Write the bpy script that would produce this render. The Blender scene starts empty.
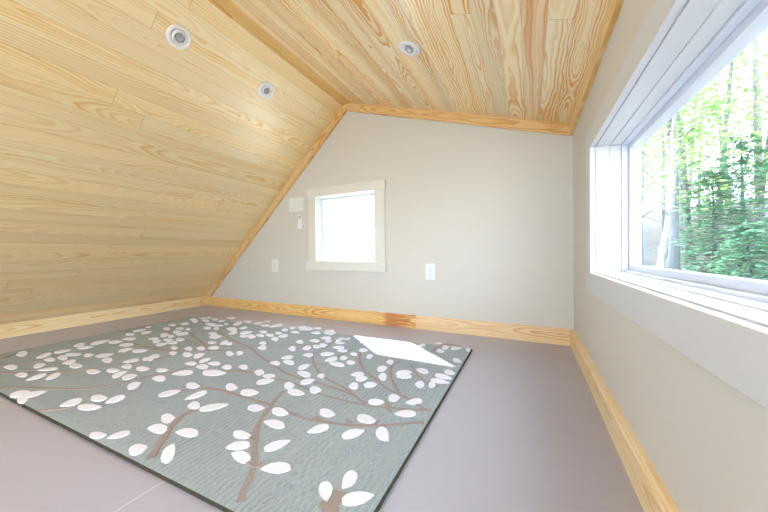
import bpy, bmesh, math, random
from mathutils import Vector, Matrix
R = math.radians
C = bpy.context.scene.collection
sc = bpy.context.scene

# ------------------------------------------------------------------ camera
CAM_H = .55
yaw, pitch, roll = R(26.3452), R(-.5507), R(-.5777)
fw = Vector((-math.sin(yaw)*math.cos(pitch), math.cos(yaw)*math.cos(pitch), math.sin(pitch)))
r0 = Vector((math.cos(yaw), math.sin(yaw), 0))
u0 = r0.cross(fw)
rt = r0*math.cos(roll) + u0*math.sin(roll)
up = u0*math.cos(roll) - r0*math.sin(roll)
cam = bpy.data.objects.new('camera', bpy.data.cameras.new('camera'))
C.objects.link(cam)
cam.matrix_world = Matrix(((rt.x, up.x, -fw.x, 0), (rt.y, up.y, -fw.y, 0), (rt.z, up.z, -fw.z, CAM_H), (0, 0, 0, 1)))
cam.data.sensor_width = 36
cam.data.lens = 292.38/768*36
cam.data.clip_start = .02
cam.data.clip_end = 400
sc.camera = cam

# ------------------------------------------------------------------ sky, sun, exposure
world = bpy.data.worlds.new('sky'); sc.world = world; world.use_nodes = True
bg = world.node_tree.nodes['Background']
bg.inputs[0].default_value = (.76, .85, 1.0, 1)
bg.inputs[1].default_value = 5.8
sun = bpy.data.objects.new('sun', bpy.data.lights.new('sun', 'SUN'))
C.objects.link(sun)
sun.data.energy = 13
sun.data.angle = R(.7)
sun.data.color = (1, .93, .80)
sun.rotation_euler = Vector((.89, -.73, -1)).to_track_quat('-Z', 'Y').to_euler()
sc.view_settings.view_transform = 'Standard'
sc.view_settings.look = 'None'
sc.view_settings.gamma = 1
sc.view_settings.use_curve_mapping = False
sc.view_settings.exposure = 1.06

# ------------------------------------------------------------------ node helper
class NT:
    def __init__(self, name):
        self.m = bpy.data.materials.new(name); self.m.use_nodes = True
        self.t = self.m.node_tree; self.n = self.t.nodes; self.l = self.t.links
        self.b = self.n['Principled BSDF']
    def put(self, sock, v):
        if v is None: return
        if isinstance(v, bpy.types.NodeSocket): self.l.new(v, sock)
        else: sock.default_value = v
    def math(self, op, a, b=None, c=None, clamp=False):
        n = self.n.new('ShaderNodeMath'); n.operation = op; n.use_clamp = clamp
        for i, v in enumerate((a, b, c)):
            if v is not None: self.put(n.inputs[i], v)
        return n.outputs[0]
    def vec(self, x=0., y=0., z=0.):
        n = self.n.new('ShaderNodeCombineXYZ')
        for i, v in enumerate((x, y, z)): self.put(n.inputs[i], v)
        return n.outputs[0]
    def sep(self, v):
        n = self.n.new('ShaderNodeSeparateXYZ'); self.put(n.inputs[0], v); return n.outputs
    def vmath(self, op, a, b=None):
        n = self.n.new('ShaderNodeVectorMath'); n.operation = op
        self.put(n.inputs[0], a)
        if b is not None: self.put(n.inputs[1], b)
        return n.outputs[0]
    def obj(self): return self.n.new('ShaderNodeTexCoord').outputs['Object']
    def noise(self, v, scale=5., detail=2., rough=.5, dist=0.):
        n = self.n.new('ShaderNodeTexNoise'); self.put(n.inputs['Vector'], v)
        self.put(n.inputs['Scale'], scale); n.inputs['Detail'].default_value = detail
        n.inputs['Roughness'].default_value = rough; n.inputs['Distortion'].default_value = dist
        return n.outputs['Fac']
    def white(self, v):
        n = self.n.new('ShaderNodeTexWhiteNoise'); n.noise_dimensions = '3D'; self.put(n.inputs['Vector'], v)
        return n.outputs['Color'], n.outputs['Value']
    def mix(self, f, a, b, mode='MIX'):
        n = self.n.new('ShaderNodeMix'); n.data_type = 'RGBA'; n.blend_type = mode
        self.put(n.inputs[0], f)
        for k, v in ((6, a), (7, b)):
            if isinstance(v, tuple) and len(v) == 3: v = v + (1,)
            self.put(n.inputs[k], v)
        return n.outputs[2]
    def ramp(self, v, *stops):
        n = self.n.new('ShaderNodeValToRGB'); self.put(n.inputs[0], v)
        e = n.color_ramp.elements
        while len(e) < len(stops): e.new(.5)
        for q, (p, c) in zip(e, stops):
            q.position = p; q.color = tuple(c) + (1,) if len(c) == 3 else c
        return n.outputs[0]
    def smooth(self, v, a, b):
        n = self.n.new('ShaderNodeMapRange'); n.interpolation_type = 'SMOOTHSTEP'; self.put(n.inputs[0], v)
        n.inputs[1].default_value = a; n.inputs[2].default_value = b
        return n.outputs[0]
    def bump(self, h, strength=.3, dist=.002):
        n = self.n.new('ShaderNodeBump'); self.put(n.inputs['Height'], h)
        n.inputs['Strength'].default_value = strength; n.inputs['Distance'].default_value = dist
        self.l.new(n.outputs[0], self.b.inputs['Normal'])
    def out(self, col=None, rough=.5, spec=.5, metal=0., trans=0.):
        if isinstance(col, tuple) and len(col) == 3: col = col + (1,)
        self.put(self.b.inputs['Base Color'], col)
        self.put(self.b.inputs['Roughness'], rough)
        self.b.inputs['Specular IOR Level'].default_value = spec
        self.b.inputs['Metallic'].default_value = metal
        self.b.inputs['Transmission Weight'].default_value = trans
        return self.m

def pine(name, width=.084, along=1, across=0, length=1.7, seed=0., dark=0., rough=.34, shift=0., gap=.0011,
         pale=(.86, .72, .47), late=(.76, .44, .13), depth=.10, tone=1., heart=.93, amp=.68, curl=.010, sp0=.0065, cup=.15, coat=0., resin=None):
    """tongue and groove pine: every board is cut from its own log, its grain the rings of that log"""
    q = NT(name)
    s = q.sep(q.obj())
    X, Y = s[across], s[along]
    X = q.math('ADD', X, 40*width + shift)
    xi = q.math('DIVIDE', X, width)
    i = q.math('FLOOR', xi)
    fr = q.math('SUBTRACT', q.math('FRACT', xi), .5)
    c1, v1 = q.white(q.vec(i, seed, 3.3))
    yo = q.math('ADD', q.math('DIVIDE', Y, length), q.math('MULTIPLY', v1, 7.31))
    j = q.math('FLOOR', yo)
    c2, v2 = q.white(q.vec(i, j, seed + 11.7))
    r = q.n.new('ShaderNodeSeparateColor'); q.l.new(c2, r.inputs[0]); r = r.outputs
    u = q.math('MULTIPLY', fr, width)
    pv = q.vmath('ADD', q.vec(0., Y, 0.), q.vmath('SCALE', c2, None))
    off = q.vec(q.math('MULTIPLY', v2, 91.), q.math('MULTIPLY', r[0], 57.), q.math('MULTIPLY', r[1], 33.))
    slow = q.noise(q.vmath('ADD', q.vec(0., q.math('MULTIPLY', Y, 1.15), 0.), off), 1., 1.5, .45)
    slow2 = q.noise(q.vmath('ADD', q.vec(q.math('MULTIPLY', u, 5.), q.math('MULTIPLY', Y, 2.6), 4.), off), 1.6, 2., .5)
    wob = q.noise(q.vmath('ADD', q.vec(q.math('MULTIPLY', u, 22.), q.math('MULTIPLY', Y, 5.), 9.), off), 1.6, 2., .5)
    d = q.math('ADD', q.math('MULTIPLY', q.math('SUBTRACT', slow, .5), .20), q.math('MULTIPLY_ADD', r[1], depth, .012))
    uu = q.math('ADD', u, q.math('MULTIPLY', q.math('SUBTRACT', r[0], .5), cup))
    uu = q.math('ADD', uu, q.math('MULTIPLY', q.math('SUBTRACT', slow2, .5), .035))
    rad = q.math('SQRT', q.math('ADD', q.math('MULTIPLY', uu, uu), q.math('MULTIPLY', d, d)))
    rad = q.math('ADD', rad, q.math('MULTIPLY', q.math('SUBTRACT', wob, .5), curl))
    sp = q.math('MULTIPLY_ADD', r[2], .006, sp0)
    t = q.math('FRACT', q.math('DIVIDE', rad, sp))
    lw = q.smooth(t, .25, .92)
    lw = q.math('MULTIPLY', lw, q.smooth(t, 1.0, .90))
    broad = q.noise(q.vmath('ADD', q.vec(q.math('MULTIPLY', rad, 26.), q.math('MULTIPLY', Y, .5), 0.), off), 1., 2., .5)
    fibre = q.noise(q.vmath('ADD', q.vec(q.math('MULTIPLY', u, 420.), q.math('MULTIPLY', Y, 7.), 0.), off), 1., 3., .6)
    amt = q.math('MULTIPLY', lw, q.math('MULTIPLY_ADD', q.smooth(broad, .34, .62), amp, .22))
    base = q.mix(r[1], pale, (pale[0]*1.04, pale[1]*.97, pale[2]*.86))
    base = q.mix(q.math('MULTIPLY', q.smooth(broad, .52, .72), .42), base, (late[0]*1.08, late[1]*1.18, late[2]*1.3))
    col = q.mix(amt, base, late)
    # a few boards of reddish heartwood
    heart = q.math('MULTIPLY', q.smooth(v2, heart, heart+.04), q.math('MULTIPLY_ADD', q.smooth(broad, .3, .6), .55, .15))
    col = q.mix(heart, col, (.72, .36, .17))
    col = q.mix(q.math('MULTIPLY', fibre, .22), col, (late[0]*.9, late[1]*.9, late[2]*.85))
    if resin:      # a resin-stained red stretch of heartwood with a shape of its own
        rs = q.math('MULTIPLY', q.smooth(Y, resin[0], resin[0]+.07), q.smooth(q.math('ADD', slow2, q.math('MULTIPLY', t, .25)), .40, .62))
        col = q.mix(q.math('MULTIPLY', rs, .8), col, (.50, .16, .05))
    val = q.math('MULTIPLY', q.math('MULTIPLY_ADD', v1, .14, .90), tone)
    col = q.mix(1., col, q.vec(val, val, val), 'MULTIPLY')
    # small dark knots
    vo = q.n.new('ShaderNodeTexVoronoi'); vo.feature = 'F1'
    q.put(vo.inputs['Vector'], q.vmath('ADD', q.vec(X, q.math('MULTIPLY', Y, .55), 0.), (seed, seed*1.7, 0.)))
    vo.inputs['Scale'].default_value = 2.7
    kn = q.smooth(vo.outputs['Distance'], .030, .012)
    col = q.mix(q.math('MULTIPLY', kn, .75), col, (.20, .09, .035))
    # joints
    e = q.math('MULTIPLY', q.math('SUBTRACT', .5, q.math('ABSOLUTE', fr)), width)
    jx = q.smooth(e, gap, gap*.35)
    ey = q.math('MULTIPLY', q.math('SUBTRACT', .5, q.math('ABSOLUTE', q.math('SUBTRACT', q.math('FRACT', yo), .5))), length)
    jy = q.smooth(ey, .0018, .0006)
    jt = q.math('MAXIMUM', jx, jy)
    col = q.mix(q.math('MULTIPLY', jt, .50), col, (.34, .18, .07))
    q.bump(q.math('SUBTRACT', q.math('MULTIPLY', fibre, .06), jt), .35, .002)
    q.b.inputs['Coat Weight'].default_value = coat
    q.b.inputs['Coat Roughness'].default_value = .40
    return q.out(col, rough, .5)

M = {}
M['ceil_left'] = pine('ceiling_pine', seed=2.0, shift=.03, depth=.07, rough=.34, length=2.3, pale=(.95, .815, .53), late=(.82, .48, .125), heart=.985, amp=.60, curl=.008, coat=1.)
M['ceil_right'] = pine('ceiling_pine_figured', seed=5.0, shift=.05, depth=.012, length=3.2, pale=(.97, .87, .62), late=(.78, .36, .06), heart=.93, amp=.95, curl=.017, sp0=.0085)
tk = dict(width=.5, length=9., cup=.03, depth=.02, sp0=.010, curl=.012, heart=.99, amp=.85)
M['trim_y'] = pine('trim_pine', across=2, seed=9.0, shift=0., late=(.76, .42, .10), pale=(.88, .67, .35), **tk)
M['ridge'] = pine('ridge_pine', seed=14.0, shift=.114, late=(.72, .36, .07), pale=(.90, .60, .24), **tk)
M['trim_x'] = pine('rake_pine', along=0, across=2, seed=21.0, shift=.28, late=(.70, .35, .09), pale=(.88, .64, .33), **tk)
M['base_y'] = pine('baseboard_pine', along=1, across=2, seed=36.0, shift=.2025, pale=(.92, .76, .50), late=(.80, .50, .18), **tk)
M['base_x'] = pine('baseboard_pine_back', along=0, across=2, seed=41.0, shift=.2025, late=(.66, .31, .07), pale=(.88, .65, .31), resin=(-1.02,), **tk)
M['base_x2'] = pine('baseboard_pine_pink', along=0, across=2, seed=47.0, shift=.19, late=(.68, .32, .13), pale=(.91, .71, .44), **tk)

def plaster(name, col, amp=.035):
    q = NT(name); o = q.obj()
    n1 = q.noise(o, 3., 3.); n2 = q.noise(o, 260., 2.)
    c = q.mix(q.math('MULTIPLY', n1, 1.), col, tuple(x*(1-amp) for x in col))
    q.bump(n2, .10, .0006)
    return q.out(c, .55, .35)
M['wall'] = plaster('painted_wall', (.70, .66, .60))
def paint(name, col, rough=.35, spec=.5, amp=.02):
    q = NT(name); n1 = q.noise(q.obj(), 14., 2.)
    return q.out(q.mix(n1, col, tuple(x*(1-amp) for x in col)), rough, spec)
M['casing_cream'] = paint('cream_trim_paint', (.78, .755, .69), .45)
M['casing'] = paint('white_trim_paint', (.67, .675, .69), .38)
M['vinyl'] = paint('white_vinyl', (.66, .69, .78), .28)
M['sill_white'] = M['casing']
M['plate'] = paint('white_plastic', (.86, .85, .83), .25)
M['slot'] = paint('dark_slot', (.10, .09, .08), .5)
M['fixture'] = paint('white_enamel', (.86, .86, .87), .30)
M['lens'] = paint('frosted_lamp_glass', (.34, .36, .40), .12, .8)
q = NT('brushed_aluminium'); M['alu'] = q.out(q.mix(q.noise(q.obj(), 60.), (.55, .57, .6), (.42, .44, .47)), .28, .5, .9)
M['can'] = paint('shadowed_can', (.22, .22, .23), .5)  # dark grey stands in for shade in the gap round the gimbal
def floor_mat():
    q = NT('painted_subfloor'); o = q.obj(); s = q.sep(o)
    n = q.noise(o, 1.3, 4., .55); n2 = q.noise(o, 30., 3., .6); n3 = q.noise(o, 300., 2.)
    c = q.mix(n, (.48, .465, .56), (.44, .42, .50))
    c = q.mix(q.math('MULTIPLY', n2, .25), c, (.42, .39, .43))
    # filled joint between two floor sheets
    jx = q.smooth(q.math('ABSOLUTE', q.math('SUBTRACT', s[0], -.80)), .0028, .0016)
    jx = q.math('MULTIPLY', jx, q.math('LESS_THAN', s[1], 1.2))
    c = q.mix(q.math('MULTIPLY', jx, .6), c, (.72, .70, .68))
    q.bump(q.math('ADD', q.math('MULTIPLY', n2, .5), q.math('MULTIPLY', n3, .3)), .06, .001)
    return q.out(c, q.math('MULTIPLY_ADD', n2, .10, .30), .55)
M['floor'] = floor_mat()
def rug_mats():
    q = NT('rug_pile'); o = q.obj(); s = q.sep(o)
    st = q.noise(q.vec(q.math('MULTIPLY', s[0], 300.), q.math('MULTIPLY', s[1], 55.), 0.), 1., 3., .6)
    st2 = q.noise(q.vec(q.math('MULTIPLY', s[0], 26.), q.math('MULTIPLY', s[1], 3.), 0.), 1., 2., .6)
    fz = q.noise(o, 420., 2.)
    c = q.mix(q.smooth(st, .30, .70), (.27, .315, .355), (.46, .52, .57))
    c = q.mix(q.smooth(st2, .35, .7), c, (.38, .43, .46))
    c = q.mix(q.math('MULTIPLY', fz, .35), c, (.30, .32, .30))
    wv = q.math('MULTIPLY', q.math('SUBTRACT', q.noise(q.vec(q.math('MULTIPLY', s[0], 3.), q.math('MULTIPLY', s[1], 2.), 0.), 1., 2.), .5), .03)
    rib = q.math('SINE', q.math('MULTIPLY', q.math('ADD', s[0], wv), 2*math.pi/.0165))
    rm = q.smooth(q.noise(o, 2.2, 2.), .38, .62)
    c = q.mix(q.math('MULTIPLY', q.math('MULTIPLY', q.smooth(rib, .1, 1.), rm), .38), c, (.20, .23, .25))
    q.bump(q.math('ADD', q.math('MULTIPLY', rib, .45), q.math('ADD', q.math('MULTIPLY', st, .7), fz)), .55, .003)
    a = q.out(c, .95, .1)
    q = NT('rug_leaf_wool'); o = q.obj(); fz = q.noise(o, 380., 3.)
    c = q.mix(fz, (.87, .87, .96), (.75, .74, .83)); q.bump(fz, .4, .002); b = q.out(c, .95, .1)  # bluish tint of the leaves stands in for cool light
    q = NT('rug_stem_wool'); o = q.obj(); fz = q.noise(o, 380., 3.)
    c = q.mix(fz, (.40, .325, .30), (.28, .225, .205)); q.bump(fz, .4, .002); d = q.out(c, .95, .1)
    q = NT('rug_edge_yarn'); o = q.obj(); fz = q.noise(o, 160., 3.)
    c = q.mix(fz, (.085, .085, .06), (.035, .035, .025)); q.bump(fz, .8, .003); e = q.out(c, .95, .1)
    return a, b, d, e
RUG = rug_mats()
def glass():
    m = bpy.data.materials.new('window_glass'); m.use_nodes = True; t = m.node_tree; t.nodes.clear()
    o = t.nodes.new('ShaderNodeOutputMaterial'); mx = t.nodes.new('ShaderNodeMixShader')
    tr = t.nodes.new('ShaderNodeBsdfTransparent'); gl = t.nodes.new('ShaderNodeBsdfGlossy')
    lw = t.nodes.new('ShaderNodeLayerWeight'); pw = t.nodes.new('ShaderNodeMath'); pw.operation = 'POWER'
    t.links.new(lw.outputs['Facing'], pw.inputs[0]); pw.inputs[1].default_value = 5
    fr = t.nodes.new('ShaderNodeMath'); fr.operation = 'MULTIPLY_ADD'; t.links.new(pw.outputs[0], fr.inputs[0])
    fr.inputs[1].default_value = .45; fr.inputs[2].default_value = .025
    tr.inputs[0].default_value = (.93, .97, .97, 1); gl.inputs['Roughness'].default_value = .02
    gl.inputs[0].default_value = (.9, .95, .95, 1)
    t.links.new(fr.outputs[0], mx.inputs[0]); t.links.new(tr.outputs[0], mx.inputs[1]); t.links.new(gl.outputs[0], mx.inputs[2])
    t.links.new(mx.outputs[0], o.inputs[0]); return m
M['glass'] = glass()
def bark(name, a, b, sc_=8.):
    q = NT(name); o = q.obj(); s = q.sep(o)
    n = q.noise(q.vec(q.math('MULTIPLY', s[0], 3.), q.math('MULTIPLY', s[1], 3.), q.math('MULTIPLY', s[2], .7)), sc_, 4., .65)
    c = q.mix(q.smooth(n, .3, .7), a, b); q.bump(n, .6, .02); return q.out(c, .9, .2)
M['bark_pale'] = bark('pale_bark', (.26, .25, .24), (.12, .12, .125))
M['bark_grey'] = bark('grey_bark', (.13, .135, .15), (.06, .065, .075))
def leafm(name, a, b, trans=.5):
    q = NT(name)
    g = q.n.new('ShaderNodeNewGeometry').outputs['Random Per Island']
    c = q.mix(g, a, b)
    q.out(c, .6, .25)
    t = q.n.new('ShaderNodeBsdfTranslucent'); q.l.new(c, t.inputs[0])
    mx = q.n.new('ShaderNodeMixShader'); mx.inputs[0].default_value = trans
    q.l.new(q.b.outputs[0], mx.inputs[1]); q.l.new(t.outputs[0], mx.inputs[2])
    q.l.new(mx.outputs[0], q.n['Material Output'].inputs[0]); return q.m
M['leaf_spring'] = leafm('spring_leaves', (.16, .32, .08), (.36, .46, .22))
M['leaf_hemlock'] = leafm('evergreen_needles', (.08, .23, .15), (.22, .42, .27), .35)
def ground_mat():
    q = NT('yard_and_leaf_litter'); o = q.obj(); s = q.sep(o); n = q.noise(o, 1.1, 5., .6); n2 = q.noise(o, 9., 4., .7)
    c = q.mix(q.smooth(n2, .3, .7), (.085, .075, .074), (.035, .032, .032))
    c = q.mix(q.math('MULTIPLY', q.smooth(n, .55, .75), .5), c, (.04, .065, .03))
    # pale gravel yard round the house, woods on the far side
    yard = q.mix(n2, (.62, .58, .51), (.50, .46, .40))
    edge = q.math('ADD', q.math('MULTIPLY_ADD', q.math('MAXIMUM', q.math('SUBTRACT', s[1], 4.), 0.), .25, s[0]), q.math('MULTIPLY', n, 1.2))
    w = q.math('MULTIPLY', q.smooth(edge, 1.2, 2.2), q.smooth(s[1], -6., -4.))
    c = q.mix(w, yard, c)
    q.bump(n2, .8, .05)
    return q.out(c, .95, .1)
M['ground'] = ground_mat()

# ------------------------------------------------------------------ mesh helpers
def link(name, bm, mats, parent=None, smooth=False, recalc=True):
    me = bpy.data.meshes.new(name)
    if recalc: bmesh.ops.recalc_face_normals(bm, faces=bm.faces)
    bm.to_mesh(me); bm.free()
    for m in (mats if isinstance(mats, (list, tuple)) else [mats]): me.materials.append(m)
    if smooth:
        for p in me.polygons: p.use_smooth = True
    o = bpy.data.objects.new(name, me); C.objects.link(o)
    if parent is not None: o.parent = parent
    return o
def box(bm, x0, x1, y0, y1, z0, z1, bev=0., mat=0):
    vs = [bm.verts.new((x, y, z)) for x in (x0, x1) for y in (y0, y1) for z in (z0, z1)]
    fs = [bm.faces.new([vs[k] for k in f]) for f in ((0, 1, 3, 2), (4, 6, 7, 5), (0, 4, 5, 1), (2, 3, 7, 6), (0, 2, 6, 4), (1, 5, 7, 3))]
    for f in fs: f.material_index = mat
    if bev:
        es = list({e for f in fs for e in f.edges})
        bmesh.ops.bevel(bm, geom=es, offset=bev, segments=2, affect='EDGES', profile=.6)
def prism(bm, prof, axis, a, b, mat=0):
    """extrude a 2-D outline along an axis between a and b"""
    def P(p, t):
        if axis == 'y': return (p[0], t, p[1])
        if axis == 'x': return (t, p[0], p[1])
        return (p[0], p[1], t)
    v0 = [bm.verts.new(P(p, a)) for p in prof]; v1 = [bm.verts.new(P(p, b)) for p in prof]
    n = len(prof); fs = [bm.faces.new(v0), bm.faces.new(v1[::-1])]
    for i in range(n): fs.append(bm.faces.new((v0[i], v0[(i+1) % n], v1[(i+1) % n], v1[i])))
    for f in fs: f.material_index = mat
def lathe(bm, prof, seg=40, mat=0, M4=None):
    rings = []
    for (r, z) in prof:
        if r < 1e-6:
            rings.append([bm.verts.new((0, 0, z))])
        else:
            rings.append([bm.verts.new((r*math.cos(2*math.pi*k/seg), r*math.sin(2*math.pi*k/seg), z)) for k in range(seg)])
    for a, b in zip(rings, rings[1:]):
        for k in range(seg):
            k2 = (k+1) % seg
            vs = [a[k % len(a)], a[k2 % len(a)], b[k2 % len(b)], b[k % len(b)]]
            vs = list(dict.fromkeys(vs))
            if len(vs) > 2: bm.faces.new(vs).material_index = mat
    if M4 is not None: bmesh.ops.transform(bm, matrix=M4, verts=[v for r_ in rings for v in r_])
def struct(name, bm, m, parent=None, smooth=False):
    o = link(name, bm, m, parent, smooth); o['kind'] = 'structure'; return o
def tag(o, label, cat, group=None):
    o['label'] = label; o['category'] = cat
    if group: o['group'] = group
    return o
def thing(name, label, cat, loc=(0, 0, 0), group=None):
    o = bpy.data.objects.new(name, None); C.objects.link(o); o.location = loc; o.empty_display_size = .05
    return tag(o, label, cat, group)

# ------------------------------------------------------------------ room
XR, YB, XL = .233, 2.011, -3.199          # wall faces: right, back, left knee wall
YR = -1.7                                  # far end of the loft behind the camera
RX, RZ = -1.334, 1.778                     # ridge
SL, SR = .907, .317                        # roof slopes
def zl(x): return RZ + SL*(x-RX)
def zr(x): return RZ - SR*(x-RX)
W1Y0, W1Y1, W1Z0, W1Z1 = -.15, 1.3818, .4652, .9537      # side window
W2X0, W2X1, W2Z0, W2Z1 = -1.640, -1.070, .487, 1.036     # gable window
BT = .10
t = .018                                   # trim thickness

bm = bmesh.new(); box(bm, XL-.12, XR+.135, YR-.1, YB+BT, -.18, 0); struct('floor', bm, M['floor'])

# back wall with its opening, made of four pieces joined
def gable(name, y0, y1, hole):
    bm = bmesh.new(); hx0, hx1, hz0, hz1 = hole
    xa, xb = XL-.10, XR+.13
    e = .012
    prism(bm, [(xa, 0), (hx0, 0), (hx0, zl(hx0)+e), (xa, zl(xa)+e)] if zl(xa) > 0 else
          [(xa, 0), (hx0, 0), (hx0, zl(hx0)+e), (XL-.02, zl(XL-.02)+e), (xa, 0.02)], 'y', y0, y1)
    prism(bm, [(hx0, 0), (hx1, 0), (hx1, hz0), (hx0, hz0)], 'y', y0, y1)
    if hx1 > RX > hx0:
        prism(bm, [(hx0, hz1), (hx1, hz1), (hx1, zr(hx1)+e), (RX, RZ+e), (hx0, zl(hx0)+e)], 'y', y0, y1)
        prism(bm, [(hx1, 0), (xb, 0), (xb, zr(xb)+e), (hx1, zr(hx1)+e)], 'y', y0, y1)
    return struct(name, bm, M['wall'])
gable('wall_back', YB, YB+BT, (W2X0, W2X1, W2Z0, W2Z1))
REAR = (-1.95, .10, .15, 1.17)  # opening added in the unseen rear wall to brighten the loft
gable('wall_rear', YR-.1, YR, REAR)
# right wall
bm = bmesh.new(); x0, x1 = XR, XR+.13; zt = zr(x0)+.01
box(bm, x0, x1, YR, W1Y0, 0, zt); box(bm, x0, x1, W1Y1, YB, 0, zt)
box(bm, x0, x1, W1Y0, W1Y1, 0, W1Z0); box(bm, x0, x1, W1Y0, W1Y1, W1Z1, zt)
struct('wall_right', bm, M['wall'])
bm = bmesh.new(); box(bm, XL-.1, XL, YR, YB, 0, .13); struct('wall_left', bm, M['wall'])

# sloped ceilings, each in its own frame: x down the slope, y along the house
def slab(name, ang, length, m):
    bm = bmesh.new(); box(bm, 0 if ang < 0 else -.0, length, YR-.1, YB+BT, 0, .06)
    o = struct(name, bm, m); o.location = (RX, 0, RZ); return o
lenR = (XR+.13-RX)/math.cos(math.atan(SR))
o = slab('ceiling', 1, lenR, M['ceil_right']); o.rotation_euler = (0, math.atan(SR), 0)
bm = bmesh.new(); lenL = (RX-XL+.10)/math.cos(math.atan(SL)); box(bm, -lenL, 0, YR-.1, YB+BT, 0, .06)
o = struct('ceiling', bm, M['ceil_left']); o.location = (RX, 0, RZ); o.rotation_euler = (0, -math.atan(SL), 0)

# ridge strip, rake trims, eave trim
bm = bmesh.new()
prism(bm, [(-1.359, zl(-1.359)+.002), (-1.353, zl(-1.353)-.006), (-1.276, 1.7530), (-1.270, zr(-1.270)+.002), (RX, RZ+.004)], 'y', YR, YB-t)
struct('trim_1', bm, M['ridge'])
wl_ = .0655*math.sqrt(1+SL*SL); wr_ = .064*math.sqrt(1+SR*SR)
def rake(name, poly, ang, m):
    bm = bmesh.new(); ca, sa = math.cos(ang), math.sin(ang)
    prism(bm, [((x-RX)*ca+(z-RZ)*sa, -(x-RX)*sa+(z-RZ)*ca) for x, z in poly], 'y', -t, .001)
    o = struct(name, bm, m); o.location = (RX, YB, RZ); o.rotation_euler = (0, -ang, 0); return o
xm = RX+.0176
rake('trim_2', [(xm, zr(xm)-wr_), (XR-t, zr(XR-t)-wr_), (XR-t, zr(XR-t)+.003), (xm, zr(xm)+.003)], -math.atan(SR), M['trim_x'])
rake('trim_3', [(XL+.09, zl(XL+.09)-wl_+.004), (xm-.0006, zl(xm)-wl_), (xm-.0006, zr(xm)+.003), (RX, RZ+.003), (XL+.03, zl(XL+.03)+.003), (XL+.03, .09)], math.atan(SL), M['trim_x'])
bm = bmesh.new()
prism(bm, [(XR-t, zr(XR-t)+.002), (XR-t, 1.224), (XR-t+.003, 1.221), (XR, 1.221), (XR, zr(XR)+.002)], 'y', YR, YB-.001)
struct('trim_4', bm, M['trim_y'])

# baseboards
HB = .0949
pr = [(0, 0), (t, 0), (t, HB-.016), (t-.004, HB-.012), (t-.0045, HB-.004), (t-.007, HB), (0, HB)]
bm = bmesh.new(); prism(bm, [(XR-a, b) for a, b in pr], 'y', YR, YB-.0005); struct('baseboard_right', bm, M['base_y'])
bm = bmesh.new(); prism(bm, [(XL+a, b) for a, b in ((0, 0), (t, 0), (t, HB-.002), (t-.002, HB), (0, HB))], 'y', YR, YB-.0005); struct('baseboard_left', bm, M['base_y'])
XJ = -.735
bm = bmesh.new(); prism(bm, [(YB-a, b) for a, b in ((0, 0), (t, 0), (t, HB-.003), (t-.002, HB), (0, HB))], 'x', XL+t, XJ-.0008); struct('baseboard_back', bm, M['base_x'])
bm = bmesh.new(); prism(bm, [(YB-a, b) for a, b in ((0, 0), (t, 0), (t, HB-.003), (t-.002, HB), (0, HB))], 'x', XJ, XR-t); struct('baseboard_back', bm, M['base_x2'])

# ------------------------------------------------------------------ windows
def ring(bm, ax, d0, d1, a0, a1, b0, b1, wa0, wa1, wb0, wb1, bev=0.):
    """rectangular frame: opening a0..a1 x b0..b1 seen along axis ax, widths outside the opening"""
    def bx(aa, ab, ba, bb):
        if ax == 'x': box(bm, d0, d1, aa, ab, ba, bb, bev)
        else: box(bm, aa, ab, d0, d1, ba, bb, bev)
    bx(a0-wa0, a0, b0, b1); bx(a1, a1+wa1, b0, b1)
    bx(a0-wa0, a1+wa1, b0-wb0, b0); bx(a0-wa0, a1+wa1, b1, b1+wb1)
# side window
bm = bmesh.new(); ring(bm, 'x', XR-t, XR-.0003, W1Y0, W1Y1, W1Z0, W1Z1, .095, .095, .078, .072, .0015)
w1 = struct('window_1', bm, M['casing'])
def rg(name, x0, x1, ins, wd, m, bev=.001):
    bm = bmesh.new()
    ring(bm, 'x', x0, x1, W1Y0+ins, W1Y1-ins, W1Z0+ins, W1Z1-ins, wd, wd, wd, wd, bev)
    return struct(name, bm, m, w1)
rg('jamb', XR+.0003, .277, .0035, .0032, M['casing'], 0)
rg('jamb', .2772, .311, .0065, .006, M['casing'], .001)
rg('window_frame', .3112, .3300, .013, .0128, M['vinyl'], .001)
rg('window_frame', .3302, .362, .032, .0318, M['vinyl'], .002)
bm = bmesh.new(); box(bm, .3475, .3525, W1Y0+.03, W1Y1-.03, W1Z0+.03, W1Z1-.03)
struct('glass', bm, M['glass'], w1)
# gable window: flat casing whose head and apron run past the legs
bm = bmesh.new(); y0, y1 = YB-t, YB-.0003
w2 = None
box(bm, W2X0-.078, W2X0, y0, y1, W2Z0, W2Z1, .0012); box(bm, W2X1, W2X1+.090, y0, y1, W2Z0, W2Z1, .0012)
box(bm, W2X0-.088, W2X1+.097, y0-.005, y1, W2Z1, W2Z1+.072, .0015)
box(bm, W2X0-.110, W2X1+.097, y0-.005, y1, W2Z0-.080, W2Z0, .0015)
w2 = struct('window_2', bm, M['casing_cream'])
def rg2(name, y0, y1, ins, wd, m, bev=.001):
    bm = bmesh.new(); ring(bm, 'y', y0, y1, W2X0+ins, W2X1-ins, W2Z0+ins, W2Z1-ins, wd, wd, wd, wd, bev)
    return struct(name, bm, m, w2)
rg2('jamb', YB+.0003, YB+.06, .003, .0028, M['casing'], 0)
rg2('window_frame', YB+.0602, YB+.092, .020, .0198, M['vinyl'])
bm = bmesh.new(); box(bm, W2X0+.02, W2X1-.02, YB+.074, YB+.079, W2Z0+.02, W2Z1-.02); struct('glass', bm, M['glass'], w2)
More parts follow.
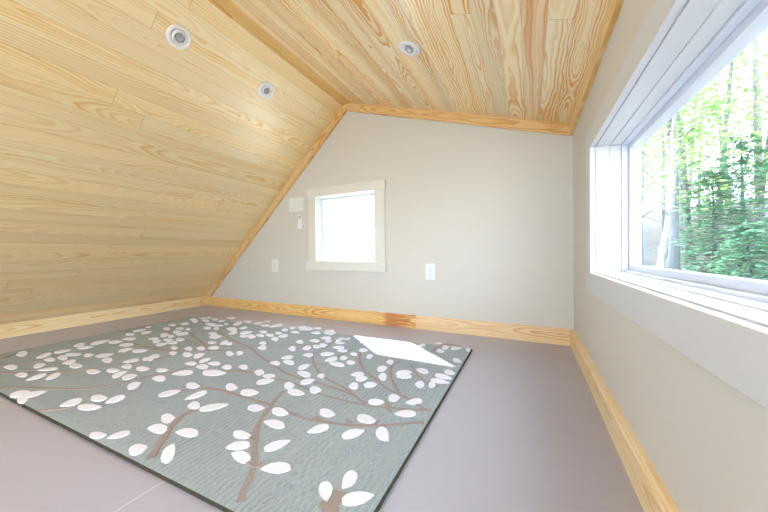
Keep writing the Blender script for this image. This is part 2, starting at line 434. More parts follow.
# tiny nail head left in the gable window's right casing
# added rear opening, framed as a wide window to let in fill daylight
bm = bmesh.new(); ring(bm, 'y', YR+.0003, YR+t, *REAR[:2], *REAR[2:], .08, .08, .08, .08, .0015)
w3 = struct('fill_opening', bm, M['casing'])
bm = bmesh.new(); ring(bm, 'y', YR-.07, YR-.03, REAR[0]+.03, REAR[1]-.03, REAR[2]+.03, REAR[3]-.03, .0298, .0298, .0298, .0298)
box(bm, (REAR[0]+REAR[1])/2-.02, (REAR[0]+REAR[1])/2+.02, YR-.07, YR-.03, REAR[2]+.03, REAR[3]-.03)
struct('window_frame', bm, M['vinyl'], w3)
bm = bmesh.new(); box(bm, REAR[0]+.03, REAR[1]-.03, YR-.052, YR-.047, REAR[2]+.03, REAR[3]-.03); struct('glass', bm, M['glass'], w3)
RUG_LEAVES = [
[(-2.487,0.532),(-2.455,0.535),(-2.442,0.544),(-2.453,0.556),(-2.477,0.566),(-2.53,0.577),(-2.559,0.578),(-2.578,0.572),(-2.573,0.559),(-2.545,0.544),(-2.518,0.532)],
[(-2.265,0.446),(-2.23,0.449),(-2.207,0.455),(-2.202,0.465),(-2.212,0.472),(-2.248,0.48),(-2.275,0.48),(-2.302,0.475),(-2.313,0.466),(-2.307,0.455),(-2.296,0.446)],
[(-2.066,0.438),(-2.037,0.441),(-2.019,0.446),(-2.016,0.455),(-2.025,0.461),(-2.056,0.468),(-2.078,0.469),(-2.1,0.464),(-2.108,0.456),(-2.102,0.446),(-2.091,0.438)],
[(-2.323,0.568),(-2.31,0.578),(-2.31,0.593),(-2.325,0.61),(-2.344,0.622),(-2.379,0.63),(-2.394,0.626),(-2.398,0.612),(-2.385,0.594),(-2.361,0.575),(-2.339,0.562)],
[(-2.234,0.569),(-2.206,0.571),(-2.188,0.577),(-2.184,0.585),(-2.193,0.593),(-2.223,0.601),(-2.244,0.601),(-2.266,0.597),(-2.274,0.589),(-2.268,0.578),(-2.258,0.569)],
[(-2.212,0.609),(-2.177,0.608),(-2.156,0.612),(-2.152,0.62),(-2.164,0.628),(-2.202,0.64),(-2.229,0.643),(-2.255,0.641),(-2.265,0.633),(-2.257,0.622),(-2.243,0.612)],
[(-2.147,0.508),(-2.128,0.509),(-2.115,0.516),(-2.118,0.527),(-2.136,0.541),(-2.155,0.551),(-2.178,0.55),(-2.201,0.545),(-2.209,0.536),(-2.2,0.524),(-2.183,0.515)],
[(-2.364,0.634),(-2.347,0.638),(-2.333,0.652),(-2.329,0.669),(-2.335,0.688),(-2.345,0.702),(-2.364,0.696),(-2.386,0.685),(-2.398,0.668),(-2.398,0.651),(-2.389,0.64)],
[(-2.249,0.645),(-2.227,0.646),(-2.203,0.654),(-2.189,0.667),(-2.188,0.681),(-2.192,0.693),(-2.218,0.691),(-2.25,0.685),(-2.274,0.675),(-2.283,0.662),(-2.277,0.653)],
[(-2.071,0.59),(-2.051,0.596),(-2.044,0.607),(-2.051,0.621),(-2.066,0.631),(-2.098,0.64),(-2.116,0.638),(-2.127,0.629),(-2.124,0.615),(-2.107,0.599),(-2.09,0.587)],
[(-2.001,0.587),(-1.977,0.586),(-1.953,0.59),(-1.943,0.599),(-1.946,0.611),(-1.955,0.621),(-1.982,0.623),(-2.016,0.622),(-2.038,0.616),(-2.043,0.606),(-2.034,0.597)],
[(-2.059,0.507),(-2.035,0.516),(-2.017,0.529),(-2.009,0.544),(-2.013,0.553),(-2.033,0.558),(-2.05,0.554),(-2.069,0.542),(-2.081,0.527),(-2.082,0.512),(-2.079,0.502)],
[(-1.946,0.446),(-1.935,0.459),(-1.935,0.475),(-1.944,0.492),(-1.958,0.503),(-1.982,0.508),(-1.992,0.502),(-1.996,0.487),(-1.988,0.469),(-1.971,0.451),(-1.956,0.439)],
[(-1.877,0.483),(-1.867,0.492),(-1.87,0.505),(-1.884,0.521),(-1.903,0.531),(-1.933,0.537),(-1.944,0.533),(-1.945,0.521),(-1.932,0.505),(-1.909,0.489),(-1.889,0.478)],
[(-2.416,0.735),(-2.394,0.74),(-2.386,0.751),(-2.395,0.766),(-2.413,0.778),(-2.453,0.789),(-2.474,0.789),(-2.487,0.78),(-2.481,0.765),(-2.46,0.747),(-2.439,0.733)],
[(-2.341,0.722),(-2.322,0.724),(-2.302,0.735),(-2.294,0.75),(-2.299,0.767),(-2.307,0.781),(-2.331,0.777),(-2.358,0.77),(-2.376,0.757),(-2.379,0.741),(-2.37,0.73)],
[(-2.141,0.684),(-2.122,0.683),(-2.105,0.687),(-2.099,0.696),(-2.105,0.708),(-2.115,0.717),(-2.137,0.718),(-2.162,0.717),(-2.178,0.71),(-2.179,0.701),(-2.169,0.693)],
[(-2.376,0.789),(-2.359,0.794),(-2.349,0.813),(-2.353,0.839),(-2.371,0.866),(-2.39,0.888),(-2.41,0.879),(-2.43,0.864),(-2.436,0.84),(-2.426,0.815),(-2.409,0.799)],
[(-2.317,0.852),(-2.296,0.852),(-2.275,0.862),(-2.265,0.877),(-2.269,0.895),(-2.278,0.91),(-2.303,0.908),(-2.332,0.902),(-2.352,0.89),(-2.356,0.874),(-2.347,0.862)],
[(-2.176,0.856),(-2.148,0.861),(-2.129,0.872),(-2.124,0.888),(-2.132,0.9),(-2.162,0.912),(-2.183,0.912),(-2.205,0.903),(-2.215,0.887),(-2.21,0.869),(-2.201,0.855)],
[(-2.316,0.929),(-2.284,0.933),(-2.262,0.942),(-2.255,0.956),(-2.262,0.968),(-2.292,0.981),(-2.316,0.982),(-2.341,0.975),(-2.353,0.961),(-2.351,0.943),(-2.343,0.929)],
[(-2.456,0.992),(-2.433,0.989),(-2.409,0.992),(-2.397,1.002),(-2.399,1.016),(-2.406,1.028),(-2.433,1.031),(-2.466,1.031),(-2.489,1.026),(-2.496,1.015),(-2.488,1.005)],
[(-2.5,1.053),(-2.483,1.055),(-2.469,1.069),(-2.468,1.089),(-2.48,1.113),(-2.494,1.132),(-2.514,1.128),(-2.537,1.118),(-2.548,1.101),(-2.544,1.08),(-2.531,1.065)],
[(-2.383,1.049),(-2.364,1.049),(-2.35,1.058),(-2.349,1.075),(-2.361,1.095),(-2.375,1.111),(-2.396,1.111),(-2.42,1.105),(-2.431,1.093),(-2.427,1.075),(-2.414,1.062)],
[(-2.558,1.154),(-2.547,1.153),(-2.536,1.158),(-2.534,1.167),(-2.539,1.179),(-2.545,1.188),(-2.559,1.188),(-2.574,1.185),(-2.583,1.179),(-2.583,1.169),(-2.576,1.162)],
[(-2.176,1.003),(-2.149,1.005),(-2.13,1.011),(-2.122,1.023),(-2.126,1.032),(-2.149,1.043),(-2.168,1.045),(-2.19,1.04),(-2.202,1.029),(-2.203,1.015),(-2.199,1.004)],
[(-2.043,0.793),(-2.026,0.796),(-2.015,0.808),(-2.017,0.827),(-2.032,0.849),(-2.048,0.867),(-2.068,0.863),(-2.088,0.854),(-2.095,0.837),(-2.088,0.818),(-2.073,0.804)],
[(-1.98,0.829),(-1.959,0.829),(-1.936,0.837),(-1.923,0.851),(-1.922,0.868),(-1.927,0.882),(-1.952,0.881),(-1.983,0.877),(-2.005,0.867),(-2.014,0.852),(-2.008,0.84)],
[(-2.057,0.702),(-2.04,0.705),(-2.023,0.718),(-2.017,0.736),(-2.023,0.757),(-2.033,0.772),(-2.054,0.768),(-2.079,0.757),(-2.093,0.741),(-2.094,0.723),(-2.085,0.71)],
[(-1.946,0.692),(-1.913,0.69),(-1.894,0.695),(-1.891,0.704),(-1.903,0.714),(-1.94,0.728),(-1.965,0.732),(-1.99,0.73),(-1.998,0.721),(-1.989,0.708),(-1.975,0.696)],
[(-1.817,0.731),(-1.799,0.739),(-1.787,0.752),(-1.786,0.768),(-1.792,0.779),(-1.814,0.788),(-1.828,0.785),(-1.842,0.774),(-1.847,0.757),(-1.841,0.74),(-1.834,0.727)],
[(-1.747,0.693),(-1.722,0.693),(-1.706,0.698),(-1.703,0.707),(-1.711,0.715),(-1.738,0.726),(-1.757,0.729),(-1.776,0.726),(-1.783,0.717),(-1.778,0.705),(-1.769,0.695)],
[(-1.827,0.592),(-1.807,0.591),(-1.784,0.595),(-1.771,0.604),(-1.771,0.616),(-1.776,0.626),(-1.801,0.627),(-1.831,0.625),(-1.853,0.619),(-1.86,0.609),(-1.854,0.6)],
[(-1.757,0.637),(-1.74,0.637),(-1.722,0.642),(-1.712,0.651),(-1.712,0.662),(-1.716,0.671),(-1.736,0.671),(-1.76,0.669),(-1.777,0.662),(-1.784,0.652),(-1.779,0.645)],
[(-1.781,0.788),(-1.762,0.787),(-1.741,0.79),(-1.729,0.799),(-1.728,0.812),(-1.732,0.822),(-1.754,0.824),(-1.782,0.824),(-1.802,0.818),(-1.81,0.808),(-1.805,0.799)],
[(-1.788,0.826),(-1.765,0.827),(-1.751,0.833),(-1.748,0.844),(-1.755,0.854),(-1.78,0.866),(-1.798,0.868),(-1.815,0.863),(-1.822,0.853),(-1.816,0.838),(-1.808,0.827)],
[(-1.655,0.707),(-1.635,0.705),(-1.613,0.709),(-1.602,0.718),(-1.602,0.731),(-1.607,0.742),(-1.631,0.744),(-1.66,0.744),(-1.68,0.739),(-1.688,0.728),(-1.682,0.719)],
[(-1.549,0.739),(-1.533,0.737),(-1.516,0.741),(-1.506,0.75),(-1.504,0.761),(-1.507,0.77),(-1.525,0.771),(-1.548,0.77),(-1.564,0.765),(-1.571,0.756),(-1.568,0.748)],
[(-2.083,0.976),(-2.065,0.974),(-2.049,0.978),(-2.046,0.989),(-2.055,1.004),(-2.066,1.017),(-2.088,1.02),(-2.112,1.02),(-2.125,1.013),(-2.124,1.0),(-2.113,0.99)],
[(-1.992,0.951),(-1.974,0.949),(-1.956,0.955),(-1.949,0.968),(-1.954,0.984),(-1.963,0.998),(-1.984,0.999),(-2.01,0.997),(-2.026,0.988),(-2.028,0.975),(-2.019,0.963)],
[(-2.189,1.072),(-2.164,1.066),(-2.144,1.069),(-2.144,1.081),(-2.161,1.101),(-2.181,1.119),(-2.211,1.126),(-2.244,1.13),(-2.26,1.124),(-2.253,1.109),(-2.234,1.093)],
[(-2.365,1.18),(-2.332,1.175),(-2.313,1.178),(-2.312,1.189),(-2.324,1.201),(-2.362,1.221),(-2.388,1.228),(-2.412,1.228),(-2.419,1.219),(-2.409,1.202),(-2.394,1.188)],
[(-2.065,1.029),(-2.046,1.026),(-2.026,1.029),(-2.015,1.037),(-2.016,1.05),(-2.02,1.061),(-2.043,1.064),(-2.07,1.065),(-2.089,1.061),(-2.095,1.051),(-2.09,1.041)],
[(-1.978,1.003),(-1.947,1.003),(-1.925,1.009),(-1.916,1.02),(-1.92,1.031),(-1.947,1.045),(-1.969,1.049),(-1.994,1.045),(-2.008,1.034),(-2.008,1.019),(-2.004,1.006)],
[(-2.467,1.268),(-2.436,1.265),(-2.416,1.269),(-2.411,1.28),(-2.419,1.291),(-2.451,1.308),(-2.474,1.314),(-2.498,1.312),(-2.508,1.302),(-2.503,1.287),(-2.494,1.273)],
[(-2.406,1.321),(-2.38,1.322),(-2.366,1.332),(-2.366,1.348),(-2.377,1.362),(-2.409,1.38),(-2.43,1.383),(-2.448,1.377),(-2.452,1.361),(-2.442,1.34),(-2.429,1.324)],
[(-2.509,1.445),(-2.489,1.44),(-2.469,1.443),(-2.463,1.455),(-2.47,1.473),(-2.481,1.488),(-2.505,1.494),(-2.533,1.496),(-2.55,1.49),(-2.551,1.476),(-2.541,1.463)],
[(-2.414,1.411),(-2.381,1.403),(-2.364,1.406),(-2.367,1.419),(-2.384,1.435),(-2.428,1.461),(-2.455,1.472),(-2.478,1.473),(-2.48,1.461),(-2.464,1.44),(-2.444,1.422)],
[(-2.469,1.511),(-2.45,1.512),(-2.437,1.52),(-2.435,1.532),(-2.44,1.542),(-2.46,1.554),(-2.474,1.556),(-2.488,1.55),(-2.494,1.539),(-2.491,1.524),(-2.485,1.512)],
[(-2.459,1.554),(-2.447,1.552),(-2.436,1.556),(-2.434,1.565),(-2.44,1.579),(-2.448,1.591),(-2.463,1.593),(-2.479,1.593),(-2.488,1.587),(-2.487,1.576),(-2.479,1.567)],
[(-2.367,1.468),(-2.334,1.46),(-2.312,1.46),(-2.306,1.47),(-2.313,1.481),(-2.344,1.502),(-2.368,1.511),(-2.394,1.513),(-2.406,1.506),(-2.403,1.491),(-2.395,1.477)],
[(-2.34,1.52),(-2.32,1.514),(-2.303,1.517),(-2.297,1.528),(-2.304,1.546),(-2.314,1.562),(-2.336,1.568),(-2.362,1.571),(-2.378,1.566),(-2.379,1.552),(-2.369,1.539)],
[(-2.24,1.506),(-2.213,1.503),(-2.195,1.509),(-2.189,1.522),(-2.196,1.535),(-2.223,1.554),(-2.243,1.559),(-2.264,1.557),(-2.274,1.545),(-2.27,1.527),(-2.263,1.511)],
[(-2.272,1.613),(-2.241,1.61),(-2.22,1.617),(-2.214,1.633),(-2.223,1.65),(-2.255,1.674),(-2.279,1.681),(-2.303,1.677),(-2.314,1.662),(-2.309,1.639),(-2.3,1.619)],
[(-2.244,1.407),(-2.223,1.404),(-2.198,1.408),(-2.182,1.419),(-2.177,1.435),(-2.178,1.449),(-2.202,1.452),(-2.232,1.452),(-2.256,1.446),(-2.269,1.433),(-2.266,1.422)],
[(-2.157,1.389),(-2.12,1.393),(-2.088,1.403),(-2.067,1.419),(-2.064,1.432),(-2.085,1.446),(-2.109,1.448),(-2.142,1.44),(-2.167,1.424),(-2.181,1.405),(-2.185,1.39)],
[(-2.101,1.463),(-2.081,1.458),(-2.069,1.46),(-2.069,1.469),(-2.077,1.479),(-2.102,1.497),(-2.118,1.503),(-2.132,1.504),(-2.136,1.496),(-2.129,1.483),(-2.119,1.47)],
[(-2.007,1.477),(-1.984,1.481),(-1.977,1.498),(-1.989,1.527),(-2.01,1.552),(-2.053,1.583),(-2.075,1.587),(-2.087,1.574),(-2.079,1.545),(-2.054,1.508),(-2.03,1.48)],
[(-2.035,1.588),(-2.016,1.58),(-1.993,1.578),(-1.98,1.585),(-1.977,1.6),(-1.98,1.613),(-2.003,1.622),(-2.033,1.629),(-2.054,1.628),(-2.064,1.619),(-2.06,1.607)],
[(-2.292,1.227),(-2.265,1.225),(-2.249,1.23),(-2.245,1.242),(-2.253,1.253),(-2.281,1.268),(-2.301,1.272),(-2.321,1.27),(-2.329,1.26),(-2.324,1.244),(-2.315,1.231)],
[(-2.199,1.241),(-2.182,1.239),(-2.174,1.244),(-2.179,1.255),(-2.191,1.265),(-2.219,1.28),(-2.234,1.284),(-2.245,1.282),(-2.243,1.272),(-2.23,1.257),(-2.216,1.245)],
[(-2.21,1.159),(-2.189,1.155),(-2.169,1.157),(-2.162,1.168),(-2.169,1.185),(-2.18,1.199),(-2.205,1.204),(-2.234,1.206),(-2.251,1.201),(-2.253,1.188),(-2.242,1.176)],
[(-2.112,1.135),(-2.088,1.141),(-2.074,1.155),(-2.075,1.176),(-2.085,1.191),(-2.116,1.208),(-2.135,1.208),(-2.152,1.197),(-2.156,1.176),(-2.146,1.152),(-2.134,1.134)],
[(-2.125,1.084),(-2.104,1.078),(-2.086,1.078),(-2.08,1.086),(-2.087,1.099),(-2.098,1.111),(-2.122,1.118),(-2.15,1.123),(-2.167,1.12),(-2.168,1.111),(-2.157,1.1)],
[(-1.995,1.063),(-1.973,1.058),(-1.95,1.058),(-1.939,1.066),(-1.941,1.081),(-1.949,1.093),(-1.975,1.1),(-2.006,1.104),(-2.028,1.101),(-2.034,1.091),(-2.026,1.08)],
[(-2.117,1.318),(-2.085,1.312),(-2.066,1.315),(-2.062,1.327),(-2.072,1.34),(-2.107,1.363),(-2.131,1.371),(-2.155,1.372),(-2.164,1.361),(-2.157,1.343),(-2.145,1.327)],
[(-2.035,1.337),(-2.008,1.33),(-1.994,1.333),(-1.995,1.345),(-2.007,1.358),(-2.04,1.381),(-2.061,1.389),(-2.08,1.39),(-2.084,1.38),(-2.073,1.362),(-2.059,1.346)],
[(-1.946,1.245),(-1.921,1.243),(-1.903,1.247),(-1.896,1.257),(-1.9,1.267),(-1.922,1.282),(-1.94,1.286),(-1.96,1.285),(-1.971,1.276),(-1.971,1.262),(-1.966,1.25)],
[(-1.857,1.188),(-1.829,1.18),(-1.801,1.183),(-1.789,1.198),(-1.795,1.222),(-1.806,1.243),(-1.84,1.252),(-1.88,1.258),(-1.906,1.252),(-1.912,1.233),(-1.899,1.215)],
[(-1.751,1.111),(-1.736,1.108),(-1.719,1.111),(-1.709,1.118),(-1.708,1.13),(-1.71,1.14),(-1.727,1.143),(-1.749,1.144),(-1.765,1.14),(-1.772,1.132),(-1.769,1.123)],
[(-1.648,1.127),(-1.636,1.132),(-1.635,1.146),(-1.645,1.165),(-1.661,1.181),(-1.689,1.198),(-1.702,1.198),(-1.706,1.187),(-1.698,1.168),(-1.679,1.145),(-1.662,1.127)],
[(-1.628,1.139),(-1.608,1.137),(-1.595,1.142),(-1.59,1.151),(-1.594,1.16),(-1.612,1.173),(-1.627,1.177),(-1.642,1.175),(-1.65,1.167),(-1.648,1.154),(-1.644,1.143)],
[(-1.931,1.37),(-1.885,1.356),(-1.852,1.354),(-1.838,1.365),(-1.844,1.381),(-1.882,1.411),(-1.914,1.425),(-1.953,1.432),(-1.975,1.424),(-1.977,1.404),(-1.97,1.386)],
[(-1.811,1.297),(-1.792,1.3),(-1.782,1.311),(-1.782,1.328),(-1.791,1.342),(-1.815,1.359),(-1.83,1.361),(-1.843,1.353),(-1.845,1.337),(-1.837,1.315),(-1.828,1.299)],
[(-1.868,1.421),(-1.849,1.424),(-1.838,1.434),(-1.838,1.451),(-1.846,1.466),(-1.87,1.484),(-1.885,1.486),(-1.899,1.479),(-1.902,1.462),(-1.895,1.441),(-1.885,1.423)],
[(-1.75,1.331),(-1.731,1.329),(-1.713,1.339),(-1.704,1.359),(-1.709,1.385),(-1.717,1.407),(-1.739,1.409),(-1.766,1.405),(-1.783,1.391),(-1.786,1.369),(-1.778,1.351)],
[(-1.694,1.287),(-1.677,1.283),(-1.658,1.284),(-1.647,1.293),(-1.645,1.308),(-1.648,1.321),(-1.668,1.326),(-1.693,1.33),(-1.711,1.326),(-1.719,1.315),(-1.715,1.303)],
[(-1.634,1.301),(-1.612,1.29),(-1.591,1.287),(-1.581,1.295),(-1.585,1.313),(-1.594,1.33),(-1.619,1.342),(-1.651,1.354),(-1.671,1.354),(-1.676,1.342),(-1.666,1.327)],
[(-1.842,0.955),(-1.824,0.95),(-1.808,0.949),(-1.802,0.956),(-1.809,0.968),(-1.819,0.979),(-1.84,0.985),(-1.865,0.989),(-1.879,0.987),(-1.88,0.979),(-1.87,0.969)],
[(-1.747,0.896),(-1.731,0.893),(-1.716,0.895),(-1.712,0.904),(-1.718,0.917),(-1.727,0.928),(-1.746,0.931),(-1.768,0.933),(-1.781,0.928),(-1.781,0.918),(-1.772,0.909)],
[(-1.75,0.98),(-1.722,0.975),(-1.706,0.977),(-1.703,0.985),(-1.711,0.996),(-1.74,1.013),(-1.761,1.02),(-1.781,1.021),(-1.789,1.014),(-1.783,1.0),(-1.773,0.987)],
[(-1.689,1.013),(-1.662,1.007),(-1.646,1.009),(-1.642,1.018),(-1.65,1.029),(-1.678,1.047),(-1.698,1.054),(-1.719,1.055),(-1.727,1.047),(-1.722,1.033),(-1.713,1.02)],
[(-1.659,0.916),(-1.638,0.91),(-1.617,0.91),(-1.608,0.918),(-1.611,0.932),(-1.619,0.945),(-1.644,0.952),(-1.674,0.957),(-1.693,0.954),(-1.698,0.944),(-1.689,0.933)],
[(-1.567,0.919),(-1.552,0.919),(-1.543,0.928),(-1.545,0.945),(-1.559,0.966),(-1.574,0.983),(-1.591,0.983),(-1.608,0.978),(-1.615,0.965),(-1.608,0.947),(-1.594,0.933)],
[(-1.641,1.048),(-1.616,1.048),(-1.598,1.055),(-1.591,1.066),(-1.594,1.077),(-1.615,1.091),(-1.633,1.094),(-1.653,1.09),(-1.664,1.079),(-1.665,1.063),(-1.662,1.051)],
[(-1.47,1.031),(-1.45,1.022),(-1.43,1.018),(-1.419,1.022),(-1.419,1.034),(-1.423,1.046),(-1.446,1.056),(-1.474,1.066),(-1.494,1.068),(-1.501,1.061),(-1.495,1.05)],
[(-1.413,1.052),(-1.398,1.046),(-1.384,1.046),(-1.38,1.054),(-1.386,1.068),(-1.394,1.081),(-1.412,1.088),(-1.432,1.093),(-1.444,1.09),(-1.445,1.08),(-1.436,1.069)],
[(-1.471,0.889),(-1.461,0.891),(-1.455,0.902),(-1.456,0.919),(-1.465,0.939),(-1.476,0.954),(-1.487,0.951),(-1.499,0.942),(-1.504,0.928),(-1.499,0.911),(-1.49,0.899)],
[(-1.507,0.849),(-1.484,0.848),(-1.468,0.853),(-1.46,0.862),(-1.463,0.87),(-1.482,0.882),(-1.498,0.884),(-1.517,0.882),(-1.528,0.873),(-1.529,0.861),(-1.526,0.851)],
[(-1.404,0.896),(-1.381,0.896),(-1.363,0.901),(-1.354,0.911),(-1.356,0.92),(-1.373,0.932),(-1.39,0.935),(-1.409,0.932),(-1.421,0.923),(-1.425,0.91),(-1.423,0.899)],
[(-1.414,0.845),(-1.388,0.843),(-1.369,0.847),(-1.361,0.857),(-1.364,0.867),(-1.386,0.881),(-1.405,0.886),(-1.426,0.884),(-1.439,0.875),(-1.44,0.861),(-1.436,0.849)],
[(-1.296,0.893),(-1.275,0.89),(-1.261,0.894),(-1.257,0.903),(-1.262,0.913),(-1.282,0.928),(-1.298,0.932),(-1.314,0.931),(-1.322,0.923),(-1.319,0.909),(-1.314,0.897)],
[(-1.229,0.93),(-1.207,0.925),(-1.192,0.926),(-1.186,0.934),(-1.189,0.943),(-1.207,0.959),(-1.223,0.965),(-1.24,0.966),(-1.25,0.96),(-1.251,0.948),(-1.247,0.937)],
[(-1.887,1.562),(-1.873,1.561),(-1.862,1.571),(-1.862,1.592),(-1.872,1.619),(-1.884,1.642),(-1.901,1.643),(-1.92,1.638),(-1.928,1.623),(-1.924,1.6),(-1.913,1.582)],
[(-1.89,1.656),(-1.87,1.655),(-1.855,1.659),(-1.847,1.667),(-1.847,1.676),(-1.861,1.689),(-1.874,1.693),(-1.891,1.691),(-1.902,1.683),(-1.906,1.67),(-1.905,1.66)],
[(-1.796,1.548),(-1.77,1.545),(-1.75,1.55),(-1.74,1.562),(-1.742,1.574),(-1.761,1.592),(-1.779,1.597),(-1.801,1.596),(-1.815,1.585),(-1.819,1.568),(-1.817,1.554)],
[(-1.703,1.548),(-1.682,1.561),(-1.67,1.585),(-1.669,1.617),(-1.677,1.642),(-1.702,1.664),(-1.719,1.662),(-1.734,1.641),(-1.737,1.608),(-1.73,1.571),(-1.721,1.544)],
[(-1.556,1.515),(-1.533,1.508),(-1.517,1.51),(-1.511,1.521),(-1.516,1.535),(-1.539,1.557),(-1.556,1.566),(-1.574,1.568),(-1.584,1.558),(-1.582,1.54),(-1.576,1.524)],
[(-1.54,1.572),(-1.527,1.567),(-1.515,1.57),(-1.511,1.582),(-1.515,1.601),(-1.522,1.617),(-1.537,1.622),(-1.554,1.625),(-1.565,1.619),(-1.566,1.605),(-1.559,1.591)],
[(-1.658,1.416),(-1.632,1.41),(-1.613,1.411),(-1.604,1.421),(-1.607,1.432),(-1.627,1.451),(-1.645,1.458),(-1.666,1.46),(-1.679,1.452),(-1.681,1.437),(-1.679,1.424)],
[(-1.611,1.351),(-1.584,1.343),(-1.563,1.342),(-1.552,1.349),(-1.552,1.358),(-1.57,1.375),(-1.588,1.383),(-1.611,1.386),(-1.627,1.382),(-1.633,1.371),(-1.633,1.36)],
[(-1.554,1.377),(-1.527,1.37),(-1.507,1.37),(-1.498,1.379),(-1.5,1.39),(-1.52,1.409),(-1.538,1.417),(-1.56,1.42),(-1.574,1.413),(-1.577,1.399),(-1.575,1.386)],
[(-1.54,1.438),(-1.524,1.431),(-1.505,1.429),(-1.494,1.436),(-1.491,1.45),(-1.493,1.463),(-1.512,1.471),(-1.536,1.478),(-1.554,1.477),(-1.562,1.468),(-1.559,1.457)],
[(-1.446,1.385),(-1.425,1.385),(-1.411,1.394),(-1.407,1.412),(-1.413,1.428),(-1.435,1.449),(-1.451,1.453),(-1.467,1.447),(-1.474,1.43),(-1.471,1.407),(-1.464,1.388)],
[(-1.446,1.324),(-1.42,1.314),(-1.404,1.314),(-1.398,1.324),(-1.404,1.338),(-1.429,1.362),(-1.447,1.372),(-1.467,1.376),(-1.477,1.368),(-1.474,1.351),(-1.468,1.335)],
[(-1.459,1.506),(-1.433,1.5),(-1.413,1.501),(-1.4,1.509),(-1.4,1.52),(-1.416,1.537),(-1.432,1.545),(-1.454,1.547),(-1.47,1.54),(-1.477,1.526),(-1.479,1.514)],
[(-1.498,1.623),(-1.476,1.621),(-1.46,1.629),(-1.453,1.645),(-1.456,1.66),(-1.474,1.68),(-1.49,1.685),(-1.508,1.681),(-1.518,1.666),(-1.519,1.645),(-1.516,1.627)],
[(-1.453,1.579),(-1.435,1.579),(-1.42,1.586),(-1.411,1.598),(-1.411,1.608),(-1.422,1.621),(-1.434,1.623),(-1.45,1.619),(-1.461,1.608),(-1.466,1.593),(-1.467,1.581)],
[(-1.425,1.611),(-1.408,1.601),(-1.39,1.599),(-1.381,1.609),(-1.382,1.628),(-1.387,1.646),(-1.407,1.658),(-1.432,1.668),(-1.449,1.667),(-1.454,1.653),(-1.448,1.637)],
[(-1.383,1.654),(-1.362,1.65),(-1.345,1.652),(-1.335,1.661),(-1.334,1.671),(-1.346,1.687),(-1.36,1.693),(-1.378,1.693),(-1.391,1.685),(-1.397,1.672),(-1.399,1.66)],
[(-1.313,1.547),(-1.288,1.541),(-1.268,1.543),(-1.257,1.554),(-1.256,1.566),(-1.272,1.586),(-1.288,1.594),(-1.309,1.595),(-1.325,1.586),(-1.332,1.57),(-1.333,1.555)],
[(-1.241,1.583),(-1.22,1.57),(-1.203,1.565),(-1.194,1.569),(-1.193,1.578),(-1.207,1.598),(-1.221,1.609),(-1.239,1.617),(-1.252,1.616),(-1.257,1.606),(-1.258,1.596)],
[(-1.263,1.637),(-1.245,1.635),(-1.229,1.64),(-1.218,1.649),(-1.216,1.659),(-1.225,1.672),(-1.237,1.676),(-1.253,1.673),(-1.267,1.664),(-1.274,1.651),(-1.277,1.64)],
[(-1.194,1.567),(-1.18,1.561),(-1.167,1.565),(-1.162,1.581),(-1.166,1.606),(-1.172,1.627),(-1.189,1.635),(-1.208,1.638),(-1.22,1.63),(-1.221,1.611),(-1.214,1.592)],
[(-1.174,1.474),(-1.151,1.47),(-1.132,1.475),(-1.12,1.487),(-1.12,1.5),(-1.134,1.52),(-1.15,1.527),(-1.17,1.525),(-1.185,1.514),(-1.192,1.496),(-1.193,1.481)],
[(-1.118,1.434),(-1.105,1.426),(-1.09,1.424),(-1.081,1.431),(-1.079,1.446),(-1.08,1.459),(-1.095,1.468),(-1.114,1.477),(-1.129,1.476),(-1.135,1.466),(-1.133,1.454)],
[(-1.064,1.47),(-1.055,1.468),(-1.045,1.473),(-1.04,1.486),(-1.04,1.504),(-1.043,1.519),(-1.053,1.521),(-1.066,1.52),(-1.075,1.512),(-1.079,1.498),(-1.076,1.485)],
[(-1.061,1.519),(-1.044,1.515),(-1.029,1.518),(-1.021,1.528),(-1.02,1.539),(-1.031,1.555),(-1.043,1.561),(-1.058,1.561),(-1.069,1.552),(-1.074,1.537),(-1.075,1.525)],
[(-1.043,1.434),(-1.031,1.429),(-1.014,1.429),(-1.0,1.436),(-0.992,1.449),(-0.989,1.46),(-1.003,1.465),(-1.022,1.469),(-1.04,1.467),(-1.051,1.458),(-1.053,1.448)],
[(-1.449,1.236),(-1.428,1.231),(-1.415,1.233),(-1.41,1.242),(-1.415,1.253),(-1.434,1.27),(-1.449,1.277),(-1.465,1.277),(-1.473,1.269),(-1.471,1.255),(-1.466,1.243)],
[(-1.375,1.164),(-1.351,1.159),(-1.336,1.163),(-1.334,1.177),(-1.342,1.191),(-1.369,1.215),(-1.388,1.223),(-1.406,1.222),(-1.412,1.21),(-1.406,1.189),(-1.397,1.172)],
[(-1.26,1.345),(-1.238,1.336),(-1.223,1.336),(-1.217,1.346),(-1.221,1.358),(-1.24,1.38),(-1.255,1.39),(-1.273,1.393),(-1.283,1.385),(-1.283,1.37),(-1.279,1.355)],
[(-1.205,1.226),(-1.182,1.216),(-1.168,1.216),(-1.166,1.228),(-1.174,1.243),(-1.199,1.27),(-1.216,1.281),(-1.234,1.285),(-1.24,1.276),(-1.234,1.256),(-1.225,1.238)],
[(-1.135,1.263),(-1.118,1.262),(-1.108,1.27),(-1.108,1.287),(-1.114,1.303),(-1.135,1.324),(-1.149,1.329),(-1.161,1.324),(-1.164,1.309),(-1.158,1.286),(-1.151,1.268)],
[(-1.202,1.403),(-1.18,1.397),(-1.161,1.4),(-1.15,1.409),(-1.15,1.421),(-1.164,1.439),(-1.179,1.446),(-1.199,1.446),(-1.213,1.438),(-1.219,1.423),(-1.22,1.41)],
[(-1.116,1.319),(-1.102,1.311),(-1.086,1.308),(-1.075,1.313),(-1.072,1.325),(-1.072,1.337),(-1.088,1.347),(-1.108,1.356),(-1.124,1.357),(-1.132,1.349),(-1.131,1.338)],
